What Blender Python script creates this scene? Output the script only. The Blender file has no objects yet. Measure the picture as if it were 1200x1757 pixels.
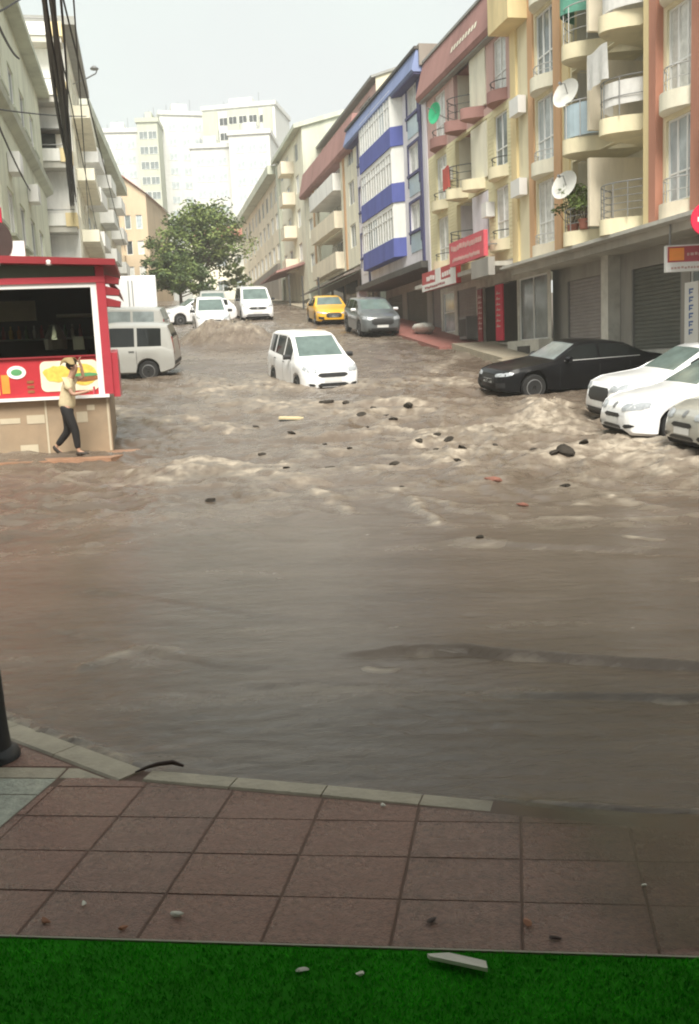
import bpy, bmesh, math, random
import numpy as np
from mathutils import Vector, Matrix, Euler
from mathutils.bvhtree import BVHTree
random.seed(7); RNG = np.random.default_rng(7)
SC = bpy.context.scene
COL = SC.collection

# ------------------------------------------------------------------ camera
F, PW, PH = 1650.0, 1200, 1757          # focal length in photo pixels, photo size
PITCH = math.atan((PH/2-625.0)/F); ROLL = 0.045
cam_d = bpy.data.cameras.new('camera'); cam = bpy.data.objects.new('camera', cam_d); COL.objects.link(cam)
cam_d.sensor_fit = 'VERTICAL'; cam_d.sensor_height = 24.0; cam_d.lens = 24.0*F/PH
cam_d.clip_start = 0.05; cam_d.clip_end = 3000
_U = Vector((0, math.sin(PITCH), math.cos(PITCH))); _R = Vector((1, 0, 0)); _F = Vector((0, math.cos(PITCH), -math.sin(PITCH)))
_r2 = _R*math.cos(ROLL)-_U*math.sin(ROLL); _u2 = _U*math.cos(ROLL)+_R*math.sin(ROLL)
cam.matrix_world = Matrix((( _r2.x, _u2.x, -_F.x, 0), (_r2.y, _u2.y, -_F.y, 0), (_r2.z, _u2.z, -_F.z, 0), (0, 0, 0, 1)))
SC.camera = cam

# ------------------------------------------------------------------ sky, sun, exposure
SUN_EL, SUN_AZ = math.radians(50), math.radians(174)     # azimuth from +Y clockwise: behind the camera, a little to its right
wd = bpy.data.worlds.new('World'); SC.world = wd; wd.use_nodes = True
nt = wd.node_tree; bg = nt.nodes['Background']
sky = nt.nodes.new('ShaderNodeTexSky'); sky.sky_type = 'NISHITA'; sky.sun_disc = False
sky.sun_elevation = SUN_EL; sky.sun_rotation = SUN_AZ; sky.air_density = 1.0; sky.dust_density = 3.0
hs = nt.nodes.new('ShaderNodeHueSaturation'); hs.inputs['Saturation'].default_value = 0.25
nt.links.new(sky.outputs[0], hs.inputs['Color'])
tcw = nt.nodes.new('ShaderNodeTexCoord'); nzw = nt.nodes.new('ShaderNodeTexNoise')
nzw.inputs['Scale'].default_value = 3.0; nzw.inputs['Detail'].default_value = 3.0
nt.links.new(tcw.outputs['Generated'], nzw.inputs['Vector'])
crw = nt.nodes.new('ShaderNodeValToRGB')
crw.color_ramp.elements[0].position = 0.3; crw.color_ramp.elements[0].color = (8.3, 8.6, 8.7, 1)
crw.color_ramp.elements[1].position = 0.7; crw.color_ramp.elements[1].color = (8.6, 9.7, 9.2, 1)
nt.links.new(nzw.outputs['Fac'], crw.inputs['Fac'])
mxw = nt.nodes.new('ShaderNodeMixRGB'); mxw.inputs['Fac'].default_value = 0.85     # overcast layer over the clear sky
nt.links.new(hs.outputs[0], mxw.inputs[1]); nt.links.new(crw.outputs[0], mxw.inputs[2])
nt.links.new(mxw.outputs[0], bg.inputs['Color']); bg.inputs['Strength'].default_value = 0.058
sd = bpy.data.lights.new('sun', 'SUN'); sd.energy = 3.9; sd.angle = math.radians(32); sd.color = (1.0, 0.955, 0.86)
sun = bpy.data.objects.new('sun', sd); COL.objects.link(sun)
sdir = Vector((math.sin(SUN_AZ)*math.cos(SUN_EL), math.cos(SUN_AZ)*math.cos(SUN_EL), math.sin(SUN_EL)))
sun.rotation_euler = sdir.to_track_quat('Z', 'Y').to_euler(); sun.location = sdir*60
vs = SC.view_settings; vs.view_transform = 'Standard'; vs.look = 'None'; vs.exposure = 0.92; vs.gamma = 1.0; vs.use_curve_mapping = False
SC.cycles.filter_width = 2.0; SC.cycles.max_bounces = 6; SC.cycles.diffuse_bounces = 3; SC.cycles.glossy_bounces = 3
SC.cycles.use_denoising = True

# ------------------------------------------------------------------ the street's own axes: s runs up the hill, r across it to the right
DX, DY = -0.201, 0.9796
_n = math.hypot(DX, DY); DX /= _n; DY /= _n
GS = [-60, 0, 10, 14.6, 18.5, 23.5, 28, 32, 40, 50, 60, 80, 100, 140, 400, 2000]
GZ = [-1.773, -1.773, -1.765, -1.64, -1.46, -1.02, -.6, -.15, .8, 2.0, 3.1, 5.2, 7.0, 9.5, 11, 11]
def gz(s):                       # level of the flooded road at s
    s = np.asarray(s, float)
    return sum(np.interp(s+o, GS, GZ) for o in (-2, -1, 0, 1, 2))/5
def sr(s, r, z=0.0): return Vector((DX*s+DY*r, DY*s-DX*r, z))
def toSR(x, y): return x*DX+y*DY, x*DY-y*DX
ROT_R = math.atan2(-DY, -DX)     # right-hand houses: local x runs down the hill, y into the house
ROT_L = math.atan2(DY, DX)       # left-hand houses: local x runs up the hill

# ------------------------------------------------------------------ mesh helpers
class MB:
    def __init__(self): self.v = []; self.f = []
    def add(self, vs, fs):
        o = len(self.v); self.v += [tuple(p) for p in vs]; self.f += [tuple(i+o for i in q) for q in fs]; return self
    def box(self, x0, x1, y0, y1, z0, z1):
        return self.add([(x0,y0,z0),(x1,y0,z0),(x1,y1,z0),(x0,y1,z0),(x0,y0,z1),(x1,y0,z1),(x1,y1,z1),(x0,y1,z1)],
                        [(0,3,2,1),(4,5,6,7),(0,1,5,4),(1,2,6,5),(2,3,7,6),(3,0,4,7)])
    def quad(self, a, b, c, d): return self.add([a,b,c,d], [(0,1,2,3)])
    def prism(self, poly, z0, z1):          # poly counter-clockwise in xy
        n = len(poly)
        return self.add([(x,y,z0) for x,y in poly]+[(x,y,z1) for x,y in poly],
                        [tuple(range(n-1,-1,-1)), tuple(range(n,2*n))]+[(i,(i+1)%n,(i+1)%n+n,i+n) for i in range(n)])
    def ext(self, poly, x0, x1):            # poly in (y,z), swept along x
        n = len(poly)
        return self.add([(x0,y,z) for y,z in poly]+[(x1,y,z) for y,z in poly],
                        [tuple(range(n)), tuple(range(2*n-1,n-1,-1))]+[(i,i+n,(i+1)%n+n,(i+1)%n) for i in range(n)])
    def tube(self, pts, r, n=6, caps=True):
        pts = [Vector(p) for p in pts]; rs = r if isinstance(r, (list, tuple)) else [r]*len(pts)
        vs = []; k = len(pts)
        for i, p in enumerate(pts):
            t = (pts[min(i+1,k-1)]-pts[max(i-1,0)]).normalized()
            a = t.cross(Vector((0,0,1)) if abs(t.z) < .9 else Vector((1,0,0))).normalized(); b = t.cross(a)
            for j in range(n):
                c = 2*math.pi*j/n; vs.append(p+(a*math.cos(c)+b*math.sin(c))*rs[i])
        fs = [(i*n+j, i*n+(j+1)%n, (i+1)*n+(j+1)%n, (i+1)*n+j) for i in range(k-1) for j in range(n)]
        if caps: fs += [tuple(range(n-1,-1,-1)), tuple(range((k-1)*n, k*n))]
        return self.add(vs, fs)
    def lathe(self, prof, n=16, cx=0, cy=0, axis='z'):   # prof: (radius, height)
        vs = []; k = len(prof)
        for r, h in prof:
            for j in range(n):
                c = 2*math.pi*j/n; a, b = r*math.cos(c), r*math.sin(c)
                vs.append((cx+a, cy+b, h) if axis == 'z' else ((a, h, b) if axis == 'y' else (h, a, b)))
        fs = [(i*n+j, i*n+(j+1)%n, (i+1)*n+(j+1)%n, (i+1)*n+j) for i in range(k-1) for j in range(n)]
        fs += [tuple(range(n-1,-1,-1)), tuple(range((k-1)*n, k*n))]
        return self.add(vs, fs)
    def wall(self, x0, x1, z0, z1, y, ops, dep=.16):    # a wall facing -y with openings (xa,xb,za,zb) and their reveals
        ops = [(max(a,x0), min(b,x1), max(c,z0), min(d,z1)) for a,b,c,d in ops]
        xs = sorted({x0,x1}|{o[0] for o in ops}|{o[1] for o in ops}); zs = sorted({z0,z1}|{o[2] for o in ops}|{o[3] for o in ops})
        for i in range(len(xs)-1):
            for j in range(len(zs)-1):
                cx, cz = (xs[i]+xs[i+1])/2, (zs[j]+zs[j+1])/2
                if any(a < cx < b and c < cz < d for a,b,c,d in ops): continue
                self.quad((xs[i],y,zs[j]),(xs[i+1],y,zs[j]),(xs[i+1],y,zs[j+1]),(xs[i],y,zs[j+1]))
        for a,b,c,d in ops:
            q = y+dep
            self.quad((a,y,c),(a,y,d),(a,q,d),(a,q,c)); self.quad((b,y,d),(b,y,c),(b,q,c),(b,q,d))
            self.quad((a,y,d),(b,y,d),(b,q,d),(a,q,d)); self.quad((b,y,c),(a,y,c),(a,q,c),(b,q,c))
        return self
    def mesh(self, name, mat, smooth=None):
        me = bpy.data.meshes.new(name); me.from_pydata(self.v, [], self.f)
        bm = bmesh.new(); bm.from_mesh(me); bmesh.ops.recalc_face_normals(bm, faces=bm.faces); bm.to_mesh(me); bm.free()
        if mat: me.materials.append(MAT(mat))
        if smooth is not None:
            me.shade_smooth(); me.set_sharp_from_angle(angle=math.radians(smooth))
        return me
    def obj(self, name, mat, parent=None, loc=(0,0,0), smooth=None):
        return link(name, self.mesh(name, mat, smooth), parent, loc)
def link(name, me, parent=None, loc=(0,0,0), rot=None):
    o = bpy.data.objects.new(name, me); COL.objects.link(o); o.location = loc
    if rot: o.rotation_euler = rot
    if parent: o.parent = parent
    return o
def tag(o, label=None, cat=None, group=None, kind=None):
    if label: o['label'] = label
    if cat: o['category'] = cat
    if group: o['group'] = group
    if kind: o['kind'] = kind
    return o
def empty(name, loc=(0,0,0), rz=0, label=None, cat=None, group=None):
    o = bpy.data.objects.new(name, None); COL.objects.link(o); o.location = loc; o.rotation_euler = (0,0,rz); o.empty_display_size = .3
    return tag(o, label, cat, group)
def B(): return MB()

# ------------------------------------------------------------------ materials
_M = {}
def MAT(n):
    return _M[n] if not isinstance(n, bpy.types.Material) else n
def mat(name, col, rough=.6, var=.12, scale=2.5, bump=0.0, bscale=40, metal=0, spec=.4, streak=False, coat=0, dirt=0, dirtcol=(.16,.14,.11), trans=0, emit=0, rvar=0):
    m = bpy.data.materials.new(name); m.use_nodes = True; t = m.node_tree; p = t.nodes['Principled BSDF']
    p.inputs['Roughness'].default_value = rough; p.inputs['Metallic'].default_value = metal; p.inputs['Specular IOR Level'].default_value = spec
    p.inputs['Coat Weight'].default_value = coat; p.inputs['Coat Roughness'].default_value = .05
    tc = t.nodes.new('ShaderNodeTexCoord'); mp = t.nodes.new('ShaderNodeMapping')
    t.links.new(tc.outputs['Object'], mp.inputs['Vector'])
    if streak: mp.inputs['Scale'].default_value = (1, 1, .18)
    nz = t.nodes.new('ShaderNodeTexNoise'); nz.inputs['Scale'].default_value = scale; nz.inputs['Detail'].default_value = 6; nz.inputs['Roughness'].default_value = .62
    t.links.new(mp.outputs[0], nz.inputs['Vector'])
    rp = t.nodes.new('ShaderNodeValToRGB'); e = rp.color_ramp.elements
    e[0].position = .3; e[0].color = tuple(c*(1-var) for c in col)+(1,); e[1].position = .7; e[1].color = tuple(min(1, c*(1+var)) for c in col)+(1,)
    t.links.new(nz.outputs['Fac'], rp.inputs['Fac']); out = rp.outputs[0]
    if dirt:
        n2 = t.nodes.new('ShaderNodeTexNoise'); n2.inputs['Scale'].default_value = min(scale, 7)*.7; n2.inputs['Detail'].default_value = 8; n2.inputs['Roughness'].default_value = .7
        mp2 = t.nodes.new('ShaderNodeMapping'); mp2.inputs['Location'].default_value = (3.7, 1.9, 5.1); mp2.inputs['Scale'].default_value = (1, 1, .25 if streak else 1)
        t.links.new(tc.outputs['Object'], mp2.inputs['Vector']); t.links.new(mp2.outputs[0], n2.inputs['Vector'])
        mr = t.nodes.new('ShaderNodeMapRange'); mr.inputs['From Min'].default_value = .48; mr.inputs['From Max'].default_value = .72
        mr.inputs['To Max'].default_value = dirt; t.links.new(n2.outputs['Fac'], mr.inputs['Value'])
        mx = t.nodes.new('ShaderNodeMixRGB'); mx.inputs[2].default_value = dirtcol+(1,)
        t.links.new(mr.outputs[0], mx.inputs['Fac']); t.links.new(out, mx.inputs[1]); out = mx.outputs[0]
    t.links.new(out, p.inputs['Base Color'])
    if bump:
        n3 = t.nodes.new('ShaderNodeTexNoise'); n3.inputs['Scale'].default_value = bscale; n3.inputs['Detail'].default_value = 4
        t.links.new(tc.outputs['Object'], n3.inputs['Vector'])
        bp = t.nodes.new('ShaderNodeBump'); bp.inputs['Strength'].default_value = bump; bp.inputs['Distance'].default_value = .02
        t.links.new(n3.outputs['Fac'], bp.inputs['Height']); t.links.new(bp.outputs[0], p.inputs['Normal'])
    if rvar:
        n4 = t.nodes.new('ShaderNodeTexNoise'); n4.inputs['Scale'].default_value = 2.6; n4.inputs['Detail'].default_value = 6; tw = t.nodes.new('ShaderNodeTexCoord'); t.links.new(tw.outputs['Object'], n4.inputs['Vector'])
        m4 = t.nodes.new('ShaderNodeMapRange'); m4.inputs['From Min'].default_value = .35; m4.inputs['From Max'].default_value = .65; m4.inputs['To Min'].default_value = rough-rvar; m4.inputs['To Max'].default_value = rough+rvar; t.links.new(n4.outputs['Fac'], m4.inputs['Value']); t.links.new(m4.outputs[0], p.inputs['Roughness'])
    if trans: p.inputs['Transmission Weight'].default_value = trans; p.inputs['IOR'].default_value = 1.12
    if emit: p.inputs['Emission Color'].default_value = col+(1,); p.inputs['Emission Strength'].default_value = emit
    _M[name] = m; return m
def plaster(name, col, dirt=.6, **k): return mat(name, col, rough=.85, var=.09, scale=1.2, bump=.25, bscale=25, streak=True, dirt=dirt, dirtcol=tuple(c*.55 for c in col), spec=.2, **k)
plaster('cream', (.82,.74,.52)); plaster('cream_pale', (.85,.81,.66)); plaster('yellow_wall', (.82,.67,.38)); plaster('orange_trim', (.64,.40,.23)); plaster('red_trim', (.50,.24,.17))
plaster('dusty_red', (.36,.20,.18)); plaster('rose', (.62,.42,.38)); plaster('lilac_white', (.78,.75,.80)); plaster('blue_wall', (.12,.145,.42)); plaster('blue_trim', (.11,.11,.22)); plaster('slate_blue', (.22,.27,.45))
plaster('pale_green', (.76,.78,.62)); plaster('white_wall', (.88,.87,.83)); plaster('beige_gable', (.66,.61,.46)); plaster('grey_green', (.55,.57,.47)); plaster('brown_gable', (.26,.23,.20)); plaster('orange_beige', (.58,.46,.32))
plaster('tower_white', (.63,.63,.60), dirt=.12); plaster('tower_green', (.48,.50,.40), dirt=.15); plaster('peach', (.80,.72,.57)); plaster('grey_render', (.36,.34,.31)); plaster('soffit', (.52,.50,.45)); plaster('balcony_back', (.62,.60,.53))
mat('siding', (.78,.71,.46), rough=.8, var=.06, scale=1.5, bump=.1)
mat('roof_dark', (.085,.08,.075), rough=.8, var=.2, dirt=.3); mat('roof_tile', (.33,.13,.09), rough=.8, var=.2, scale=6); mat('eave_grey', (.30,.30,.28), rough=.7)
mat('frame_white', (.80,.80,.78), rough=.45, var=.03); mat('frame_dark', (.06,.06,.06), rough=.5)
mat('glass_dark', (.035,.042,.045), rough=.06, var=.3, scale=.8, spec=.6); mat('glass_mid', (.20,.23,.23), rough=.12, var=.35, scale=1.6, spec=.5)
mat('glass_curtain', (.62,.62,.58), rough=.22, var=.22, scale=5, spec=.5); mat('glass_sky', (.45,.50,.52), rough=.15, var=.25, scale=2, spec=.5)
mat('metal_grey', (.28,.28,.28), rough=.45, metal=.6, var=.08); mat('metal_light', (.55,.55,.54), rough=.4, metal=.5, var=.08); mat('iron_black', (.012,.012,.013), rough=.45, var=.2)
mat('shutter_grey', (.30,.275,.27), rough=.5, var=.08, dirt=.25); mat('shutter_dark', (.12,.125,.11), rough=.5, var=.12, dirt=.3); mat('concrete', (.36,.34,.30), rough=.85, var=.15, bump=.3, dirt=.3)
mat('plinth_white', (.62,.60,.54), rough=.8, dirt=.4); mat('pave_red', (.30,.12,.10), rough=.6, var=.2, scale=8, dirt=.4); mat('pave_beige', (.38,.33,.25), rough=.7, var=.15, scale=5, dirt=.3); mat('pave_brown', (.33,.18,.11), rough=.45, var=.2, scale=4, dirt=.4)
mat('red_paint', (.40,.045,.06), rough=.35, var=.08, coat=.2); mat('red_deep', (.25,.022,.028), rough=.45, var=.1); mat('pink_red', (.62,.10,.13), rough=.5, var=.12, scale=6); mat('crimson', (.60,.01,.05), rough=.5)
mat('white_paint', (.80,.79,.76), rough=.4, var=.04); mat('print_red', (.46,.035,.045), rough=.35, var=.1); mat('print_orange', (.85,.28,.05), rough=.35); mat('print_cream', (.80,.72,.55), rough=.4); mat('print_yellow', (.80,.52,.10), rough=.4, var=.2, scale=14)
mat('print_brown', (.26,.10,.04), rough=.5, var=.3, scale=20); mat('print_green', (.10,.30,.12), rough=.5); mat('print_blue', (.08,.16,.40), rough=.5); mat('counter_beige', (.34,.25,.165), rough=.55, var=.1, dirt=.35); mat('sticker', (.52,.45,.33), rough=.5, var=.1)
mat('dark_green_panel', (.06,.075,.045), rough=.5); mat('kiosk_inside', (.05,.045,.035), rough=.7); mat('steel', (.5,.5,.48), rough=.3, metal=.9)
mat('cloth_green', (.03,.36,.17), rough=.8); mat('cloth_red', (.50,.10,.08), rough=.8); mat('cloth_white', (.74,.73,.70), rough=.85, var=.1, scale=6); mat('net_green', (.12,.34,.25), rough=.7, var=.15); mat('panel_blue', (.45,.56,.62), rough=.3, var=.1); mat('dish', (.70,.69,.64), rough=.45, dirt=.2)
mat('leaf_a', (.125,.17,.045), rough=.6, var=.35, scale=3); mat('leaf_b', (.19,.24,.07), rough=.6, var=.3, scale=3); mat('leaf_c', (.06,.095,.028), rough=.6, var=.3, scale=3); mat('bark', (.10,.075,.05), rough=.9, var=.3, scale=8, bump=.5)
mat('tyre', (.018,.018,.018), rough=.8); mat('rim', (.42,.42,.42), rough=.35, metal=.7); mat('under', (.012,.012,.012), rough=.9); mat('lamp_glass', (.34,.36,.38), rough=.08, spec=.8, var=.25, scale=9); mat('lamp_red', (.32,.02,.02), rough=.15); mat('black_plastic', (.02,.02,.021), rough=.5); mat('plate', (.72,.72,.70), rough=.4)
mat('car_glass', (.014,.016,.016), rough=.05, spec=.35, var=.2); mat('windscreen', (.11,.15,.14), rough=.1, spec=.6, var=.3, scale=2.2)
for n, c in (('car_white', (.80,.80,.80)), ('car_silver', (.34,.335,.31)), ('car_black', (.006,.006,.007)), ('car_grey', (.105,.115,.118)), ('car_taxi', (.75,.40,.02)), ('car_dark', (.05,.05,.055)), ('car_beige', (.36,.35,.31))):
    mat(n, c, rough=.28, var=.03, coat=.6 if n != 'car_black' else .05, spec=.4 if n != 'car_black' else .12, dirt=.12, dirtcol=tuple(x*.75+.03 for x in c), scale=1.5)
mat('skin', (.42,.25,.17), rough=.55, var=.06); mat('hair', (.02,.014,.01), rough=.6); mat('shirt', (.62,.52,.33), rough=.85, var=.12, scale=9); mat('trousers', (.012,.011,.011), rough=.8); mat('shoe', (.03,.022,.016), rough=.6); mat('mustard', (.30,.22,.10), rough=.7, var=.15, scale=12)
mat('asphalt_chunk', (.038,.032,.026), rough=.9, spec=.15, var=.35, scale=12, bump=.5); mat('brick_chunk', (.20,.085,.06), rough=.75, var=.25, scale=10, bump=.4); mat('plank', (.55,.46,.28), rough=.7, var=.15); mat('wire', (.03,.03,.03), rough=.7)
mat('slab', (.225,.122,.092), rough=.36, rvar=.24, var=.38, scale=45, bump=.5, bscale=130, dirt=.75, dirtcol=(.125,.082,.055)); mat('slab_b', (.205,.118,.092), rough=.34, rvar=.24, var=.38, scale=50, bump=.5, bscale=130, dirt=.75, dirtcol=(.12,.084,.058)); mat('slab_grey', (.34,.35,.29), rough=.5, var=.3, scale=25, bump=.4, bscale=80, dirt=.6)
mat('kerb', (.35,.305,.23), rough=.55, var=.18, scale=7, bump=.3, dirt=.4, dirtcol=(.2,.17,.12)); mat('joint', (.135,.085,.065), rough=.9, var=.2); mat('turf_base', (.02,.19,.006), rough=.95, spec=.1); mat('turf_blade', (.042,.40,.010), rough=.8, var=.3, scale=5, spec=.1); mat('edging', (.30,.27,.21), rough=.5); mat('ground', (.12,.10,.08), rough=.9); mat('litter_pale', (.62,.60,.52), rough=.6); mat('litter_dark', (.05,.03,.025), rough=.7); mat('leaf_litter', (.30,.13,.07), rough=.7)

# ------------------------------------------------------------------ noise for the flood surface
def _h(ix, iy, seed):
    n = (ix.astype(np.int64)*374761393+iy.astype(np.int64)*668265263+seed*982451653) & 0xffffffff
    n = ((n ^ (n >> 13))*1274126177) & 0xffffffff
    return ((n ^ (n >> 16)) & 0xffff)/65535.0*2*math.pi
def pn(x, y, seed=0):
    x0 = np.floor(x); y0 = np.floor(y); fx = x-x0; fy = y-y0
    u = fx*fx*fx*(fx*(fx*6-15)+10); v = fy*fy*fy*(fy*(fy*6-15)+10)
    def g(i, j):
        a = _h(x0+i, y0+j, seed); return np.cos(a)*(fx-i)+np.sin(a)*(fy-j)
    return ((g(0,0)*(1-u)+g(1,0)*u)*(1-v)+(g(0,1)*(1-u)+g(1,1)*u)*v)*1.5
def fbm(x, y, o=4, seed=0, gain=.5):
    a = 1; t = 0; n = 0
    for k in range(o):
        t = t+a*pn(x*2**k, y*2**k, seed+k*17); n += a; a *= gain
    return t/n
def ss(a, b, x):
    t = np.clip((x-a)/(b-a), 0, 1); return t*t*(3-2*t)
STREAKS = [([(-.51,13.3),(-.18,11.95),(.08,11.08)],.10,.03,.9), ([(.86,11.84),(.83,11.13),(.97,10.22)],.06,.03,1.1), ([(2.74,11.17),(3.2,11.32),(3.47,10.67)],.16,.03,.8), ([(-2.63,14.53),(-2.29,15.6),(-1.51,14.83),(-.65,13.76)],.34,.05,.5),
    ([(2.3,18.6),(2.82,18.93),(3.65,19.69),(4.11,18.53),(4.83,17.6),(5.2,15.8)],.45,.07,.85), ([(4.42,23.6),(4.33,22.21),(4.07,20.0)],.3,.12,1.0), ([(-3.22,14.39),(-2.53,13.96)],.2,.03,.6), ([(-3.67,22.33),(-3.06,21.76),(-2.34,19.96)],.35,.05,.6), ([(1.02,11.89),(1.35,11.02),(1.72,10.39)],.10,.02,.6),
    ([(.86,24.54),(1.59,24.41),(1.79,23.24)],.35,.06,.6), ([(-2.3,25.18),(-1.61,23.94),(-1.05,24.38)],.4,.06,.6), ([(2.68,9.11),(2.89,8.89)],.05,.01,1.0), ([(-3.23,25.36),(-4.14,28.72),(-4.62,30.86)],.4,.05,.5), ([(2.8,31.01),(4.56,35.95),(5.71,37.81)],.25,.03,.6), ([(-1.67,5.78),(-1.45,5.92),(-1.23,5.96)],.05,.012,.5), ([(.06,5.5),(.23,5.41)],.03,.008,1.0), ([(2.08,10.3),(2.74,9.93),(3.64,10.05)],.12,.02,.5)]
SPOTS = []       # (x, y, radius, height, foam): bow waves and surges
def water(X, Y):
    """height and foam of the flood at world X, Y"""
    X = np.asarray(X, float); Y = np.asarray(Y, float)
    s, r = toSR(X, Y)
    z = gz(s).copy()
    T = ss(8, 13.5, s)*(1-.45*ss(24, 40, s))                       # how broken the water is
    T = T*(.75+.5*ss(-.2, .4, pn(X*.13, Y*.13, 91)))
    wx = X+.55*fbm(X*.45, Y*.45, 3, 5); wy = Y+.55*fbm(X*.45+7, Y*.45, 3, 6)
    rg = 1-np.abs(fbm(wx*.42+.2*wy, wy*.62, 4, 11))*2.4            # ridges of the standing waves
    rg2 = 1-np.abs(fbm(wx*1.1, wy*1.5, 3, 23))*2.2
    z += T*(.165*(rg-.5)+.045*(rg2-.5)+.06*fbm(wx*.9, wy*1.3, 4, 31)+.020*fbm(X*4.5, Y*5.5, 3, 33)+.022*(.6-np.abs(fbm(wx*2.6, wy*3.4, 4, 35))*2))
    # long low streaks of the fast sheet in front, running across the picture
    N = 1-ss(9, 15, s)
    ax = X*.97-Y*.1; ay = Y+.17*X
    z += N*(.020*fbm(ax*.28, ay*.85, 3, 41)+.0085*fbm(ax*.8+3, ay*2.6, 3, 42)+.0028*fbm(ax*2.4, ay*8, 3, 43)+.0030*fbm(X*6, Y*10, 3, 47)+.004*(.5-np.abs(fbm(ax*1.3, ay*3.2, 4, 48))*1.6))
    pat = ss(-.15, .45, fbm(wx*.28+3, wy*.30, 3, 53)); foam = .9*T*np.clip(.85*ss(.62, 1.02, rg+.35*fbm(X*1.8, Y*2.4, 3, 51))*(.25+.75*pat)+.30*ss(.6, 1, rg2)*pat, 0, 1)
    foam += .26*ss(.0, .45, fbm(wx*.2, wy*.28, 4, 57))*ss(9, 14, s)
    foam += N*.16*ss(.12, .5, fbm(ax*.35, ay*1.5, 4, 59))
    # ledges where the sheet drops towards the kerb
    for pts, h, w, fm in ((((-.3,5.72),(.14,5.68),(.67,5.66),(1.2,5.42),(1.9,5.14),(3.2,4.75)), .062, .035, .9), (((.5,4.86),(.87,4.80),(1.3,4.72),(1.74,4.66),(3.2,4.5)), .028, .035, 1.7),
                         (((-.9,5.05),(-.3,5.2),(.3,5.1),(.7,4.95)), .010, .05, .3), (((-2.9,8.3),(-1.6,7.4),(-.7,6.75),(-.2,6.5)), .014, .10, 0.0), (((-2.6,7.1),(-1.6,6.2),(-.9,5.65),(-.5,5.5)), .014, .09, 0.0),
                         (((.2,8.9),(1.1,9.2),(2.2,8.6),(4,7.7)), .03, .10, .3)):
        px = [p[0] for p in pts]; py = [p[1] for p in pts]
        c = np.interp(X, px, py)+.06*fbm(X*2.2, Y*.3, 3, 61); e = ss(px[0], px[0]+.5*(px[-1]-px[0])*.5, X)*(1-.7*ss(px[-1]-.5, px[-1]+.3, X))
        d = Y-c; e = e*(.75+.35*pn(X*1.1, Y*.3, 67))
        z += h*e*(ss(-w*.5, w*.5, d)*np.exp(-np.clip(d, 0, 9)/.5)) - .35*h*e*np.exp(-((d+w*1.1)/(w*1.1))**2)
        foam += fm*e*np.exp(-((d+w*.75)/(w*.7))**2)*ss(-.2, .5, fbm(X*2.2, Y*7, 4, 71))
    # the broken lip along the corner kerb
    ux, uy = .7696, -.6385; q = (X+1.87)*ux+(Y-4.80)*uy; d = (X+1.87)*(-uy)+(Y-4.80)*ux
    e = (1-ss(.95, 1.15, q))*ss(-1.6, -1.2, q)
    z += .026*e*np.exp(-((d-.05)/.07)**2)*(1+.9*fbm(X*9, Y*9, 2, 73)); foam += 1.6*e*np.exp(-((d-.045)/.035)**2)*ss(-.25, .25, fbm(X*8, Y*8, 3, 75))
    # a film of water lies over the slabs to the right
    film = ss(.15, 1.0, X+.12*pn(X*2, Y*2, 77))*(1-ss(4.6, 5.4, Y)); z += .012*film-.02*(1-ss(2.55, 2.85, Y))
    lip = film*np.exp(-((Y-(3.80-.295*X)+.07*pn(X*2.2, Y, 79))/.035)**2); z += .022*lip; foam += 1.3*lip*ss(-.2, .5, fbm(X*2.5, Y*7, 4, 81))
    for pts, w, h, fm in STREAKS:
        m = (X > min(p[0] for p in pts)-3*w) & (X < max(p[0] for p in pts)+3*w) & (Y > min(p[1] for p in pts)-3*w) & (Y < max(p[1] for p in pts)+3*w)
        if not m.any(): continue
        xm = X[m]; ym = Y[m]; xw = xm+.12*pn(xm*2.1, ym*1.3, 93); yw = ym+.18*pn(xm*1.9+5, ym*1.2, 94); dd = np.full(xm.shape, 9.0)
        for (x0, y0), (x1, y1) in zip(pts[:-1], pts[1:]):
            tt = np.clip(((xw-x0)*(x1-x0)+(yw-y0)*(y1-y0))/((x1-x0)**2+(y1-y0)**2), 0, 1); dd = np.minimum(dd, np.hypot(xw-x0-tt*(x1-x0), (yw-y0-tt*(y1-y0))*.8))
        k = np.exp(-(dd/w)**2); z[m] += h*k; foam[m] += fm*k*(.35+.9*ss(-.35, .45, fbm(xm*3.1, ym*3.1, 3, 95)))
    for (cx, cy, R, h, fm) in SPOTS:
        d2 = ((X-cx)**2+(Y-cy)**2)/(R*R); m = d2 < 9
        if not m.any(): continue
        k = np.exp(-d2[m]); xm, ym = X[m], Y[m]
        z[m] += h*k*(.8+(1.1 if h < .4 else .45)*fbm(xm*1.4+cx, ym*1.4+cy, 4, 85)); foam[m] += fm*k*(.55+.9*fbm(xm*2.2, ym*2.2, 3, 87))
    foam = foam*(.30+1.0*ss(-.30, .40, fbm(X*3.6, Y*4.4, 4, 99)))
    return z, np.clip(foam, 0, 1)
def wz(x, y): return float(water(np.array([x]), np.array([y]))[0][0])

CH = [(3.37,14.83,.25),(3.15,14.7,.16),(3.04,15.41,.17),(2.75,12.11,.13),(1.88,17.67,.17),(1.92,15.86,.15),(1.73,15.07,.12),(1.33,17.47,.12),(.76,14.93,.13),(.05,16.76,.10),(1.04,20.82,.15),(-.28,14.74,.12),(-1.49,16.94,.12),(-1.09,19.31,.14),(.71,12.68,.06),(1.26,9.19,.055),(-.46,24.22,.20),(.05,24.1,.17),(.36,21.41,.18),(-.96,14.92,.12),(-.66,27.49,.16),(.68,23.41,.20),(1.48,22.69,.22),(3.85,15.46,.15),(1.7,18.1,.12),(1.95,16.9,.11),(1.6,17.0,.10),(-.4,17.9,.09),(.9,22.0,.13),(2.5,16.1,.09),(.45,19.7,.11),(-1.9,20.6,.10)]
SPOTS += [(x, y-.03, .16+q*.8, .025, .75) for x, y, q in CH]
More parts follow.
